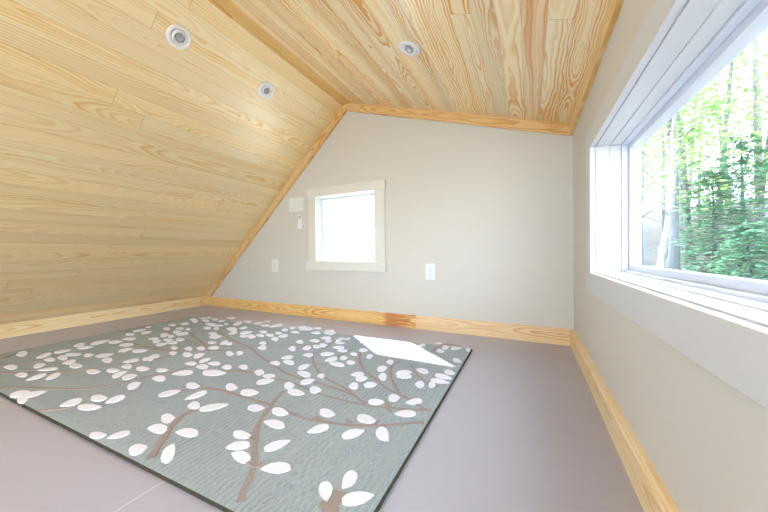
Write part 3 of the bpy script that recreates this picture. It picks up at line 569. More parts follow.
[(-1.095,1.352),(-1.08,1.343),(-1.064,1.341),(-1.054,1.349),(-1.053,1.365),(-1.055,1.38),(-1.072,1.39),(-1.093,1.4),(-1.109,1.399),(-1.116,1.388),(-1.112,1.374)],
[(-0.994,1.354),(-0.972,1.35),(-0.952,1.354),(-0.94,1.366),(-0.938,1.377),(-0.949,1.395),(-0.964,1.401),(-0.984,1.4),(-1.0,1.39),(-1.008,1.374),(-1.011,1.36)],
[(-0.939,1.321),(-0.92,1.317),(-0.903,1.318),(-0.892,1.326),(-0.889,1.336),(-0.899,1.351),(-0.911,1.357),(-0.928,1.358),(-0.942,1.351),(-0.95,1.339),(-0.954,1.328)],
[(-1.132,1.104),(-1.114,1.106),(-1.1,1.115),(-1.094,1.13),(-1.097,1.143),(-1.112,1.158),(-1.126,1.161),(-1.141,1.154),(-1.15,1.139),(-1.15,1.12),(-1.147,1.105)],
[(-1.131,1.029),(-1.11,1.024),(-1.094,1.025),(-1.085,1.034),(-1.087,1.043),(-1.102,1.059),(-1.117,1.065),(-1.135,1.066),(-1.146,1.059),(-1.15,1.046),(-1.149,1.035)],
[(-1.085,1.069),(-1.06,1.06),(-1.039,1.058),(-1.027,1.064),(-1.026,1.074),(-1.041,1.092),(-1.058,1.101),(-1.08,1.105),(-1.096,1.101),(-1.104,1.09),(-1.106,1.078)],
[(-1.061,1.185),(-1.041,1.181),(-1.025,1.184),(-1.017,1.195),(-1.018,1.206),(-1.032,1.223),(-1.046,1.228),(-1.062,1.227),(-1.074,1.218),(-1.077,1.203),(-1.077,1.19)],
[(-0.991,1.232),(-0.976,1.228),(-0.956,1.232),(-0.942,1.245),(-0.935,1.265),(-0.933,1.282),(-0.951,1.286),(-0.975,1.288),(-0.995,1.28),(-1.006,1.265),(-1.006,1.25)],
[(-0.904,1.171),(-0.887,1.174),(-0.875,1.186),(-0.87,1.206),(-0.874,1.223),(-0.891,1.243),(-0.904,1.246),(-0.918,1.236),(-0.924,1.217),(-0.923,1.192),(-0.919,1.172)],
[(-0.863,1.149),(-0.836,1.141),(-0.812,1.14),(-0.794,1.146),(-0.788,1.155),(-0.798,1.173),(-0.814,1.18),(-0.839,1.184),(-0.861,1.18),(-0.876,1.168),(-0.883,1.158)],
[(-0.864,1.229),(-0.853,1.222),(-0.841,1.22),(-0.833,1.228),(-0.832,1.242),(-0.834,1.255),(-0.847,1.264),(-0.863,1.271),(-0.875,1.27),(-0.88,1.26),(-0.877,1.248)],
[(-0.961,1.033),(-0.95,1.033),(-0.94,1.043),(-0.936,1.061),(-0.94,1.083),(-0.946,1.102),(-0.959,1.101),(-0.974,1.096),(-0.983,1.082),(-0.983,1.063),(-0.977,1.048)],
[(-1.043,1.523),(-1.033,1.516),(-1.02,1.515),(-1.011,1.521),(-1.007,1.533),(-1.006,1.544),(-1.018,1.552),(-1.034,1.558),(-1.047,1.557),(-1.055,1.549),(-1.054,1.539)],
[(-0.85,1.306),(-0.834,1.298),(-0.821,1.297),(-0.813,1.302),(-0.812,1.31),(-0.821,1.326),(-0.831,1.334),(-0.845,1.338),(-0.855,1.334),(-0.86,1.324),(-0.861,1.315)],
[(-0.836,1.369),(-0.825,1.363),(-0.811,1.365),(-0.802,1.376),(-0.799,1.394),(-0.8,1.409),(-0.813,1.416),(-0.83,1.421),(-0.843,1.416),(-0.85,1.402),(-0.848,1.389)],
[(-0.745,1.294),(-0.736,1.29),(-0.728,1.293),(-0.726,1.306),(-0.729,1.325),(-0.733,1.342),(-0.743,1.347),(-0.755,1.349),(-0.762,1.342),(-0.762,1.327),(-0.758,1.313)],
[(-0.801,1.193),(-0.79,1.186),(-0.776,1.184),(-0.766,1.19),(-0.761,1.202),(-0.76,1.214),(-0.773,1.223),(-0.79,1.23),(-0.804,1.23),(-0.812,1.222),(-0.812,1.211)],
[(-0.916,1.509),(-0.908,1.502),(-0.898,1.5),(-0.893,1.506),(-0.892,1.518),(-0.894,1.53),(-0.904,1.538),(-0.916,1.545),(-0.925,1.545),(-0.929,1.536),(-0.927,1.526)],
[(-0.568,1.58),(-0.556,1.58),(-0.546,1.588),(-0.539,1.602),(-0.538,1.616),(-0.545,1.633),(-0.553,1.636),(-0.563,1.631),(-0.571,1.618),(-0.575,1.599),(-0.577,1.583)],
[(-0.623,1.28),(-0.609,1.27),(-0.599,1.268),(-0.592,1.276),(-0.593,1.288),(-0.602,1.31),(-0.611,1.32),(-0.623,1.324),(-0.631,1.319),(-0.634,1.304),(-0.634,1.291)],
[(-0.495,1.677),(-0.483,1.675),(-0.472,1.676),(-0.463,1.682),(-0.459,1.688),(-0.461,1.697),(-0.468,1.7),(-0.479,1.7),(-0.489,1.696),(-0.497,1.688),(-0.502,1.681)],
[(-0.436,1.601),(-0.427,1.589),(-0.417,1.585),(-0.41,1.595),(-0.406,1.616),(-0.406,1.637),(-0.415,1.651),(-0.428,1.664),(-0.439,1.664),(-0.444,1.65),(-0.444,1.632)],
[(-0.452,1.545),(-0.444,1.534),(-0.432,1.527),(-0.421,1.53),(-0.413,1.542),(-0.409,1.555),(-0.419,1.567),(-0.432,1.581),(-0.445,1.585),(-0.455,1.579),(-0.457,1.567)],
[(-0.39,1.609),(-0.381,1.605),(-0.366,1.609),(-0.353,1.624),(-0.344,1.645),(-0.338,1.663),(-0.349,1.668),(-0.364,1.669),(-0.38,1.661),(-0.391,1.645),(-0.395,1.629)],
[(-0.311,1.629),(-0.303,1.616),(-0.295,1.612),(-0.29,1.619),(-0.288,1.631),(-0.292,1.655),(-0.296,1.667),(-0.304,1.674),(-0.311,1.67),(-0.315,1.656),(-0.317,1.642)],
[(-0.341,1.446),(-0.334,1.434),(-0.323,1.425),(-0.311,1.426),(-0.303,1.436),(-0.297,1.446),(-0.306,1.46),(-0.318,1.475),(-0.33,1.481),(-0.34,1.478),(-0.344,1.468)],
[(-0.343,1.286),(-0.335,1.276),(-0.322,1.269),(-0.309,1.272),(-0.299,1.282),(-0.294,1.292),(-0.303,1.304),(-0.316,1.316),(-0.33,1.321),(-0.342,1.316),(-0.347,1.306)],
[(-0.37,1.232),(-0.359,1.222),(-0.339,1.216),(-0.32,1.217),(-0.304,1.226),(-0.294,1.235),(-0.307,1.246),(-0.327,1.258),(-0.348,1.263),(-0.366,1.259),(-0.374,1.251)],
[(-0.372,1.176),(-0.36,1.168),(-0.34,1.165),(-0.32,1.169),(-0.304,1.179),(-0.293,1.189),(-0.307,1.198),(-0.327,1.207),(-0.349,1.209),(-0.368,1.202),(-0.376,1.193)],
[(-1.78,0.36),(-1.764,0.364),(-1.752,0.374),(-1.753,0.388),(-1.766,0.403),(-1.781,0.414),(-1.8,0.409),(-1.82,0.4),(-1.829,0.387),(-1.823,0.374),(-1.809,0.365)],
[(-1.732,0.375),(-1.717,0.38),(-1.703,0.394),(-1.7,0.411),(-1.708,0.43),(-1.719,0.443),(-1.738,0.436),(-1.759,0.423),(-1.77,0.407),(-1.768,0.39),(-1.758,0.379)],
[(-1.698,0.36),(-1.679,0.36),(-1.663,0.362),(-1.66,0.369),(-1.67,0.377),(-1.682,0.384),(-1.704,0.384),(-1.73,0.384),(-1.744,0.379),(-1.742,0.373),(-1.73,0.367)],
[(-1.491,0.42),(-1.474,0.429),(-1.467,0.443),(-1.471,0.458),(-1.482,0.468),(-1.508,0.475),(-1.523,0.471),(-1.533,0.459),(-1.532,0.443),(-1.52,0.426),(-1.507,0.415)],
[(-1.424,0.436),(-1.404,0.437),(-1.379,0.445),(-1.363,0.456),(-1.357,0.469),(-1.358,0.479),(-1.382,0.478),(-1.413,0.473),(-1.437,0.463),(-1.449,0.451),(-1.447,0.443)],
[(-1.466,0.485),(-1.446,0.484),(-1.426,0.489),(-1.417,0.498),(-1.419,0.51),(-1.426,0.52),(-1.449,0.52),(-1.477,0.519),(-1.495,0.512),(-1.5,0.502),(-1.493,0.494)],
[(-1.376,0.501),(-1.362,0.511),(-1.357,0.525),(-1.362,0.541),(-1.373,0.552),(-1.396,0.559),(-1.408,0.555),(-1.415,0.542),(-1.413,0.526),(-1.401,0.508),(-1.389,0.496)],
[(-1.641,0.615),(-1.63,0.618),(-1.626,0.63),(-1.634,0.647),(-1.652,0.666),(-1.669,0.681),(-1.682,0.676),(-1.693,0.666),(-1.693,0.65),(-1.682,0.633),(-1.667,0.622)],
[(-1.58,0.625),(-1.564,0.626),(-1.552,0.635),(-1.552,0.649),(-1.562,0.665),(-1.575,0.678),(-1.593,0.677),(-1.613,0.671),(-1.623,0.659),(-1.619,0.645),(-1.607,0.634)],
[(-1.445,0.589),(-1.431,0.59),(-1.423,0.598),(-1.428,0.612),(-1.445,0.629),(-1.463,0.643),(-1.481,0.641),(-1.498,0.636),(-1.502,0.624),(-1.492,0.609),(-1.476,0.599)],
[(-1.452,0.682),(-1.424,0.681),(-1.406,0.686),(-1.399,0.696),(-1.405,0.705),(-1.43,0.718),(-1.45,0.721),(-1.472,0.719),(-1.483,0.709),(-1.481,0.696),(-1.475,0.685)],
[(-1.26,0.607),(-1.247,0.611),(-1.234,0.623),(-1.228,0.641),(-1.231,0.66),(-1.237,0.675),(-1.253,0.67),(-1.272,0.66),(-1.283,0.644),(-1.285,0.627),(-1.28,0.615)],
[(-1.423,0.751),(-1.396,0.758),(-1.376,0.77),(-1.366,0.787),(-1.369,0.799),(-1.391,0.812),(-1.41,0.811),(-1.433,0.8),(-1.446,0.783),(-1.449,0.764),(-1.446,0.749)],
[(-1.318,0.809),(-1.293,0.806),(-1.261,0.813),(-1.239,0.828),(-1.23,0.848),(-1.229,0.865),(-1.258,0.868),(-1.297,0.867),(-1.329,0.857),(-1.346,0.84),(-1.345,0.826)],
[(-1.253,0.702),(-1.234,0.698),(-1.213,0.698),(-1.201,0.706),(-1.2,0.718),(-1.204,0.73),(-1.227,0.735),(-1.255,0.739),(-1.275,0.736),(-1.283,0.727),(-1.278,0.717)],
[(-1.136,0.642),(-1.123,0.655),(-1.116,0.673),(-1.117,0.694),(-1.124,0.708),(-1.142,0.717),(-1.153,0.711),(-1.161,0.694),(-1.162,0.672),(-1.155,0.65),(-1.147,0.635)],
[(-1.067,0.607),(-1.046,0.605),(-1.034,0.609),(-1.033,0.619),(-1.041,0.629),(-1.065,0.643),(-1.082,0.647),(-1.098,0.645),(-1.102,0.636),(-1.095,0.622),(-1.086,0.611)],
[(-1.017,0.612),(-1.001,0.616),(-0.983,0.629),(-0.97,0.649),(-0.965,0.67),(-0.965,0.686),(-0.984,0.681),(-1.008,0.67),(-1.026,0.653),(-1.035,0.634),(-1.034,0.621)],
[(-1.094,0.764),(-1.077,0.758),(-1.059,0.757),(-1.049,0.763),(-1.049,0.776),(-1.053,0.788),(-1.073,0.795),(-1.098,0.802),(-1.116,0.8),(-1.122,0.791),(-1.117,0.781)],
[(-0.997,0.756),(-0.98,0.753),(-0.959,0.756),(-0.945,0.767),(-0.94,0.782),(-0.94,0.795),(-0.96,0.799),(-0.986,0.8),(-1.006,0.794),(-1.017,0.782),(-1.016,0.771)],
[(-0.875,0.691),(-0.861,0.689),(-0.844,0.691),(-0.832,0.7),(-0.828,0.713),(-0.827,0.723),(-0.843,0.726),(-0.865,0.727),(-0.882,0.723),(-0.891,0.713),(-0.89,0.703)],
[(-1.103,0.912),(-1.08,0.906),(-1.066,0.909),(-1.061,0.919),(-1.066,0.93),(-1.088,0.95),(-1.105,0.957),(-1.123,0.958),(-1.131,0.949),(-1.128,0.933),(-1.122,0.919)],
[(-1.039,0.905),(-1.019,0.904),(-1.003,0.908),(-0.993,0.917),(-0.993,0.926),(-1.005,0.938),(-1.019,0.942),(-1.037,0.94),(-1.049,0.931),(-1.055,0.919),(-1.055,0.909)],
[(-1.012,0.843),(-0.998,0.844),(-0.983,0.853),(-0.973,0.869),(-0.971,0.889),(-0.973,0.905),(-0.989,0.904),(-1.01,0.899),(-1.026,0.886),(-1.032,0.869),(-1.029,0.856)],
[(-0.924,0.994),(-0.898,0.984),(-0.875,0.981),(-0.86,0.986),(-0.857,0.996),(-0.871,1.014),(-0.887,1.024),(-0.911,1.03),(-0.93,1.027),(-0.941,1.016),(-0.945,1.005)],
[(-0.846,0.921),(-0.834,0.921),(-0.821,0.928),(-0.814,0.943),(-0.813,0.963),(-0.816,0.978),(-0.829,0.979),(-0.846,0.975),(-0.858,0.964),(-0.863,0.948),(-0.86,0.935)],
[(-0.822,1.006),(-0.809,1.001),(-0.799,1.002),(-0.796,1.009),(-0.798,1.018),(-0.81,1.033),(-0.819,1.04),(-0.83,1.041),(-0.836,1.034),(-0.836,1.023),(-0.834,1.012)],
[(-0.885,0.87),(-0.871,0.864),(-0.857,0.864),(-0.85,0.872),(-0.852,0.887),(-0.857,0.901),(-0.873,0.909),(-0.893,0.915),(-0.906,0.912),(-0.91,0.901),(-0.904,0.889)],
[(-0.842,0.844),(-0.826,0.837),(-0.804,0.836),(-0.786,0.842),(-0.775,0.853),(-0.771,0.863),(-0.789,0.87),(-0.814,0.876),(-0.837,0.876),(-0.852,0.868),(-0.855,0.859)],
[(-0.77,0.887),(-0.757,0.88),(-0.742,0.879),(-0.732,0.887),(-0.73,0.902),(-0.731,0.915),(-0.747,0.923),(-0.766,0.93),(-0.781,0.928),(-0.788,0.917),(-0.785,0.905)],
[(-0.785,0.714),(-0.771,0.708),(-0.751,0.706),(-0.736,0.711),(-0.728,0.722),(-0.725,0.732),(-0.742,0.739),(-0.766,0.746),(-0.786,0.746),(-0.798,0.739),(-0.8,0.73)],
[(-0.634,0.777),(-0.621,0.77),(-0.604,0.767),(-0.59,0.772),(-0.582,0.783),(-0.578,0.793),(-0.592,0.801),(-0.612,0.809),(-0.63,0.81),(-0.643,0.803),(-0.645,0.794)],
[(-0.695,1.08),(-0.677,1.079),(-0.663,1.084),(-0.653,1.096),(-0.652,1.108),(-0.662,1.124),(-0.673,1.129),(-0.689,1.126),(-0.701,1.115),(-0.707,1.098),(-0.709,1.085)],
[(-0.657,1.047),(-0.646,1.042),(-0.633,1.045),(-0.625,1.056),(-0.622,1.074),(-0.623,1.089),(-0.635,1.095),(-0.652,1.098),(-0.665,1.092),(-0.671,1.079),(-0.67,1.065)],
[(-0.64,0.977),(-0.625,0.972),(-0.615,0.975),(-0.612,0.987),(-0.616,1.0),(-0.63,1.021),(-0.641,1.028),(-0.653,1.028),(-0.658,1.017),(-0.657,0.999),(-0.653,0.984)],
[(-0.597,1.012),(-0.587,1.007),(-0.573,1.011),(-0.563,1.022),(-0.558,1.039),(-0.557,1.053),(-0.57,1.058),(-0.586,1.06),(-0.6,1.054),(-0.608,1.041),(-0.608,1.028)],
[(-0.619,1.172),(-0.609,1.167),(-0.597,1.171),(-0.592,1.186),(-0.593,1.209),(-0.597,1.23),(-0.609,1.236),(-0.625,1.239),(-0.635,1.231),(-0.638,1.212),(-0.634,1.195)],
[(-0.579,1.109),(-0.564,1.095),(-0.552,1.092),(-0.546,1.101),(-0.547,1.115),(-0.558,1.143),(-0.569,1.157),(-0.582,1.164),(-0.591,1.158),(-0.593,1.141),(-0.592,1.124)],
[(-0.527,1.172),(-0.515,1.168),(-0.499,1.173),(-0.485,1.188),(-0.476,1.209),(-0.472,1.227),(-0.486,1.232),(-0.505,1.233),(-0.522,1.224),(-0.534,1.207),(-0.536,1.191)],
[(-0.505,1.148),(-0.488,1.147),(-0.472,1.153),(-0.459,1.165),(-0.455,1.176),(-0.461,1.192),(-0.472,1.195),(-0.488,1.192),(-0.503,1.181),(-0.513,1.165),(-0.518,1.152)],
[(-0.41,1.106),(-0.397,1.095),(-0.387,1.094),(-0.38,1.104),(-0.379,1.117),(-0.387,1.141),(-0.395,1.152),(-0.406,1.157),(-0.415,1.15),(-0.419,1.133),(-0.419,1.118)],
[(-0.364,1.126),(-0.358,1.116),(-0.349,1.112),(-0.343,1.118),(-0.339,1.131),(-0.338,1.144),(-0.345,1.154),(-0.355,1.165),(-0.364,1.167),(-0.369,1.158),(-0.37,1.147)],
[(-0.455,1.251),(-0.438,1.237),(-0.421,1.232),(-0.408,1.235),(-0.403,1.245),(-0.407,1.266),(-0.417,1.278),(-0.434,1.287),(-0.45,1.286),(-0.461,1.276),(-0.468,1.265)],
[(-0.518,0.907),(-0.508,0.902),(-0.492,0.903),(-0.479,0.911),(-0.47,0.924),(-0.466,0.936),(-0.478,0.942),(-0.496,0.945),(-0.512,0.942),(-0.523,0.932),(-0.526,0.922)],
[(-0.461,0.956),(-0.451,0.95),(-0.44,0.951),(-0.432,0.961),(-0.43,0.978),(-0.43,0.993),(-0.441,1.0),(-0.455,1.006),(-0.467,1.002),(-0.472,0.989),(-0.471,0.976)],
[(-0.387,0.96),(-0.372,0.96),(-0.358,0.968),(-0.347,0.981),(-0.344,0.994),(-0.351,1.009),(-0.36,1.013),(-0.375,1.008),(-0.387,0.995),(-0.395,0.977),(-0.399,0.963)],
[(-0.392,0.879),(-0.374,0.878),(-0.356,0.884),(-0.342,0.895),(-0.336,0.905),(-0.342,0.92),(-0.353,0.924),(-0.37,0.922),(-0.387,0.911),(-0.399,0.896),(-0.406,0.883)],
[(-0.502,0.803),(-0.49,0.795),(-0.471,0.793),(-0.454,0.797),(-0.442,0.807),(-0.435,0.817),(-0.449,0.826),(-0.469,0.834),(-0.489,0.835),(-0.505,0.828),(-0.51,0.819)],
[(-1.171,0.383),(-1.158,0.384),(-1.143,0.388),(-1.135,0.395),(-1.133,0.403),(-1.135,0.41),(-1.15,0.409),(-1.17,0.407),(-1.184,0.401),(-1.19,0.394),(-1.187,0.388)],
[(-1.102,0.405),(-1.088,0.413),(-1.079,0.424),(-1.076,0.436),(-1.08,0.444),(-1.095,0.449),(-1.105,0.445),(-1.116,0.435),(-1.12,0.423),(-1.118,0.41),(-1.114,0.401)],
[(-0.972,0.397),(-0.959,0.397),(-0.947,0.403),(-0.944,0.413),(-0.951,0.425),(-0.96,0.434),(-0.976,0.433),(-0.994,0.43),(-1.003,0.422),(-1.002,0.411),(-0.994,0.404)],
[(-1.069,0.521),(-1.052,0.518),(-1.036,0.521),(-1.031,0.529),(-1.036,0.541),(-1.045,0.552),(-1.065,0.555),(-1.088,0.557),(-1.102,0.552),(-1.104,0.542),(-1.095,0.533)],
[(-1.041,0.477),(-1.015,0.477),(-0.995,0.482),(-0.987,0.491),(-0.99,0.499),(-1.011,0.511),(-1.03,0.513),(-1.052,0.51),(-1.065,0.501),(-1.067,0.489),(-1.063,0.479)],
[(-0.838,0.417),(-0.834,0.423),(-0.841,0.436),(-0.858,0.45),(-0.884,0.465),(-0.906,0.474),(-0.91,0.466),(-0.908,0.452),(-0.896,0.437),(-0.876,0.424),(-0.859,0.417)],
[(-0.942,0.504),(-0.917,0.505),(-0.896,0.51),(-0.884,0.52),(-0.884,0.528),(-0.901,0.539),(-0.918,0.541),(-0.94,0.537),(-0.956,0.528),(-0.962,0.515),(-0.963,0.505)],
[(-0.791,0.572),(-0.777,0.568),(-0.758,0.569),(-0.743,0.574),(-0.735,0.584),(-0.731,0.592),(-0.748,0.596),(-0.769,0.599),(-0.789,0.597),(-0.802,0.59),(-0.803,0.583)],
[(-0.743,0.525),(-0.724,0.53),(-0.709,0.539),(-0.701,0.551),(-0.702,0.561),(-0.716,0.57),(-0.729,0.57),(-0.745,0.562),(-0.756,0.55),(-0.759,0.535),(-0.758,0.524)],
[(-0.706,0.51),(-0.683,0.504),(-0.664,0.504),(-0.651,0.509),(-0.649,0.516),(-0.659,0.529),(-0.673,0.535),(-0.693,0.537),(-0.71,0.533),(-0.719,0.524),(-0.723,0.516)],
[(-0.746,0.655),(-0.721,0.651),(-0.699,0.652),(-0.683,0.658),(-0.679,0.666),(-0.69,0.679),(-0.705,0.685),(-0.728,0.686),(-0.747,0.681),(-0.759,0.67),(-0.765,0.661)],
[(-0.647,0.562),(-0.637,0.565),(-0.625,0.577),(-0.617,0.594),(-0.615,0.613),(-0.616,0.628),(-0.629,0.623),(-0.645,0.613),(-0.657,0.598),(-0.662,0.581),(-0.66,0.569)],
[(-0.587,0.51),(-0.566,0.513),(-0.548,0.521),(-0.536,0.533),(-0.533,0.543),(-0.545,0.553),(-0.558,0.554),(-0.578,0.548),(-0.593,0.536),(-0.601,0.521),(-0.604,0.51)],
[(-0.588,0.68),(-0.573,0.687),(-0.561,0.699),(-0.554,0.715),(-0.554,0.727),(-0.565,0.737),(-0.576,0.736),(-0.589,0.725),(-0.598,0.709),(-0.6,0.691),(-0.6,0.678)],
[(-0.487,0.7),(-0.476,0.7),(-0.463,0.71),(-0.453,0.726),(-0.448,0.745),(-0.447,0.761),(-0.46,0.759),(-0.477,0.754),(-0.491,0.741),(-0.499,0.724),(-0.498,0.711)],
[(-0.417,0.776),(-0.412,0.762),(-0.399,0.748),(-0.385,0.741),(-0.371,0.742),(-0.361,0.746),(-0.367,0.761),(-0.377,0.781),(-0.391,0.795),(-0.406,0.8),(-0.415,0.795)],
[(-0.438,0.543),(-0.438,0.534),(-0.431,0.521),(-0.419,0.512),(-0.404,0.507),(-0.393,0.505),(-0.393,0.515),(-0.396,0.528),(-0.404,0.541),(-0.417,0.549),(-0.428,0.551)],
[(-0.391,0.607),(-0.398,0.602),(-0.403,0.589),(-0.4,0.573),(-0.392,0.558),(-0.385,0.547),(-0.377,0.553),(-0.369,0.563),(-0.366,0.577),(-0.369,0.592),(-0.376,0.602)],
[(-0.361,0.514),(-0.349,0.514),(-0.334,0.522),(-0.321,0.535),(-0.313,0.552),(-0.309,0.565),(-0.323,0.564),(-0.341,0.559),(-0.357,0.549),(-0.368,0.535),(-0.37,0.524)]]
RUG_STEMS = [
(0.016,[(-0.562,0.424),(-0.587,0.448),(-0.603,0.483),(-0.625,0.509),(-0.656,0.541),(-0.708,0.583),(-0.778,0.652),(-0.805,0.707),(-0.821,0.743),(-0.842,0.78),(-0.864,0.847)]),
(0.014,[(-1.232,0.675),(-1.191,0.722),(-1.14,0.737),(-1.086,0.747),(-0.995,0.745),(-0.86,0.748),(-0.826,0.748),(-0.723,0.739),(-0.642,0.731),(-0.587,0.745),(-0.508,0.761),(-0.454,0.785),(-0.411,0.805),(-0.365,0.838),(-0.301,0.881)]),
(0.01,[(-0.978,0.915),(-0.886,0.92),(-0.797,0.898),(-0.707,0.885),(-0.589,0.883),(-0.562,0.888),(-0.489,0.892),(-0.428,0.914),(-0.356,0.933),(-0.302,0.959)]),
(0.013,[(-1.459,1.167),(-1.279,1.087),(-1.184,1.051),(-1.073,1.011),(-0.97,0.971),(-0.876,0.963),(-0.795,0.963),(-0.722,0.952),(-0.626,0.941),(-0.597,0.937),(-0.557,0.914),(-0.519,0.9)]),
(0.012,[(-1.04,1.23),(-1.005,1.18),(-0.959,1.133),(-0.88,1.067),(-0.824,1.032),(-0.775,1.005),(-0.711,0.987),(-0.64,0.961),(-0.597,0.937)]),
(0.01,[(-1.04,1.23),(-1.031,1.251),(-1.044,1.347),(-1.086,1.487),(-1.075,1.563),(-1.055,1.597),(-0.998,1.648)]),
(0.007,[(-0.932,1.124),(-0.879,1.148)]),
(0.007,[(-0.896,1.238),(-0.891,1.333),(-0.887,1.409)]),
(0.014,[(-0.822,1.356),(-0.784,1.282),(-0.737,1.214),(-0.657,1.133),(-0.569,1.084),(-0.508,1.033),(-0.447,1.016),(-0.391,0.992),(-0.341,0.969),(-0.326,0.947)]),
(0.013,[(-0.571,1.319),(-0.596,1.279),(-0.572,1.21),(-0.529,1.124),(-0.466,1.043),(-0.442,1.018)]),
(0.012,[(-0.508,1.306),(-0.47,1.245),(-0.414,1.178),(-0.37,1.146),(-0.33,1.145)]),
(0.008,[(-1.701,0.98),(-1.617,1.026),(-1.461,1.097)]),
(0.009,[(-1.694,1.06),(-1.626,1.091),(-1.464,1.165),(-1.418,1.196),(-1.391,1.218),(-1.202,1.325),(-1.128,1.38),(-1.12,1.426)]),
(0.014,[(-1.942,1.304),(-1.742,1.237),(-1.587,1.192),(-1.459,1.167)]),
(0.016,[(-2.097,1.207),(-1.94,1.147),(-1.79,1.1),(-1.676,1.058)]),
(0.012,[(-1.959,1.09),(-1.841,1.076),(-1.694,1.06)]),
(0.014,[(-2.3,0.922),(-2.088,0.908),(-1.991,0.914),(-1.847,0.92),(-1.756,0.955),(-1.704,0.979)]),
(0.01,[(-2.516,1.032),(-2.404,1.041),(-2.281,1.043),(-2.21,1.05)]),
(0.01,[(-2.519,1.134),(-2.389,1.177),(-2.241,1.156)]),
(0.01,[(-1.946,0.369),(-1.906,0.393),(-1.749,0.456),(-1.624,0.505),(-1.588,0.542),(-1.566,0.567),(-1.542,0.619),(-1.516,0.675),(-1.512,0.712),(-1.466,0.758),(-1.465,0.809),(-1.451,0.87)]),
(0.01,[(-2.188,0.416),(-2.063,0.48),(-1.916,0.561),(-1.875,0.605),(-1.841,0.655),(-1.808,0.713),(-1.758,0.764),(-1.729,0.815),(-1.723,0.882),(-1.729,0.94)]),
(0.012,[(-2.347,0.446),(-2.284,0.493),(-2.281,0.545),(-2.264,0.6),(-2.27,0.639)]),
(0.01,[(-2.062,0.573),(-2.092,0.638),(-2.046,0.7),(-2.033,0.774),(-2.018,0.835)]),
(0.01,[(-2.496,0.482),(-2.536,0.525),(-2.552,0.562),(-2.539,0.603)]),
(0.01,[(-2.155,0.467),(-2.091,0.505)]),
(0.012,[(-1.252,0.882),(-1.222,0.901),(-1.123,0.917),(-1.05,0.915),(-0.978,0.915)]),
(0.018,[(-0.899,0.411),(-0.932,0.445),(-0.967,0.478),(-1.01,0.521),(-1.04,0.562),(-1.045,0.604),(-1.037,0.619)]),
(0.008,[(-1.534,0.373),(-1.496,0.395),(-1.473,0.413),(-1.453,0.445)]),
(0.03,[(-0.373,0.485),(-0.38,0.509),(-0.384,0.539)]),
(0.014,[(-0.404,0.497),(-0.38,0.492)]),
(0.006,[(-0.476,1.523),(-0.459,1.684),(-0.386,1.697),(-0.342,1.677)]),
(0.01,[(-0.448,0.908),(-0.414,0.885)]),
(0.008,[(-0.362,0.975),(-0.327,0.954)]),
(0.01,[(-0.461,0.928),(-0.433,0.918)]),
(0.009,[(-0.656,0.514),(-0.632,0.51),(-0.623,0.511)]),
(0.009,[(-0.623,0.511),(-0.614,0.518),(-0.618,0.528)]),
(0.007,[(-0.696,0.555),(-0.674,0.557)]),
(0.007,[(-0.738,0.589),(-0.71,0.587)]),
(0.008,[(-0.63,0.756),(-0.588,0.745)]),
(0.01,[(-0.531,0.784),(-0.499,0.775)]),
(0.008,[(-0.435,0.823),(-0.436,0.799)]),
(0.008,[(-0.464,0.942),(-0.428,0.914)]),
(0.009,[(-0.635,0.741),(-0.609,0.741)])]

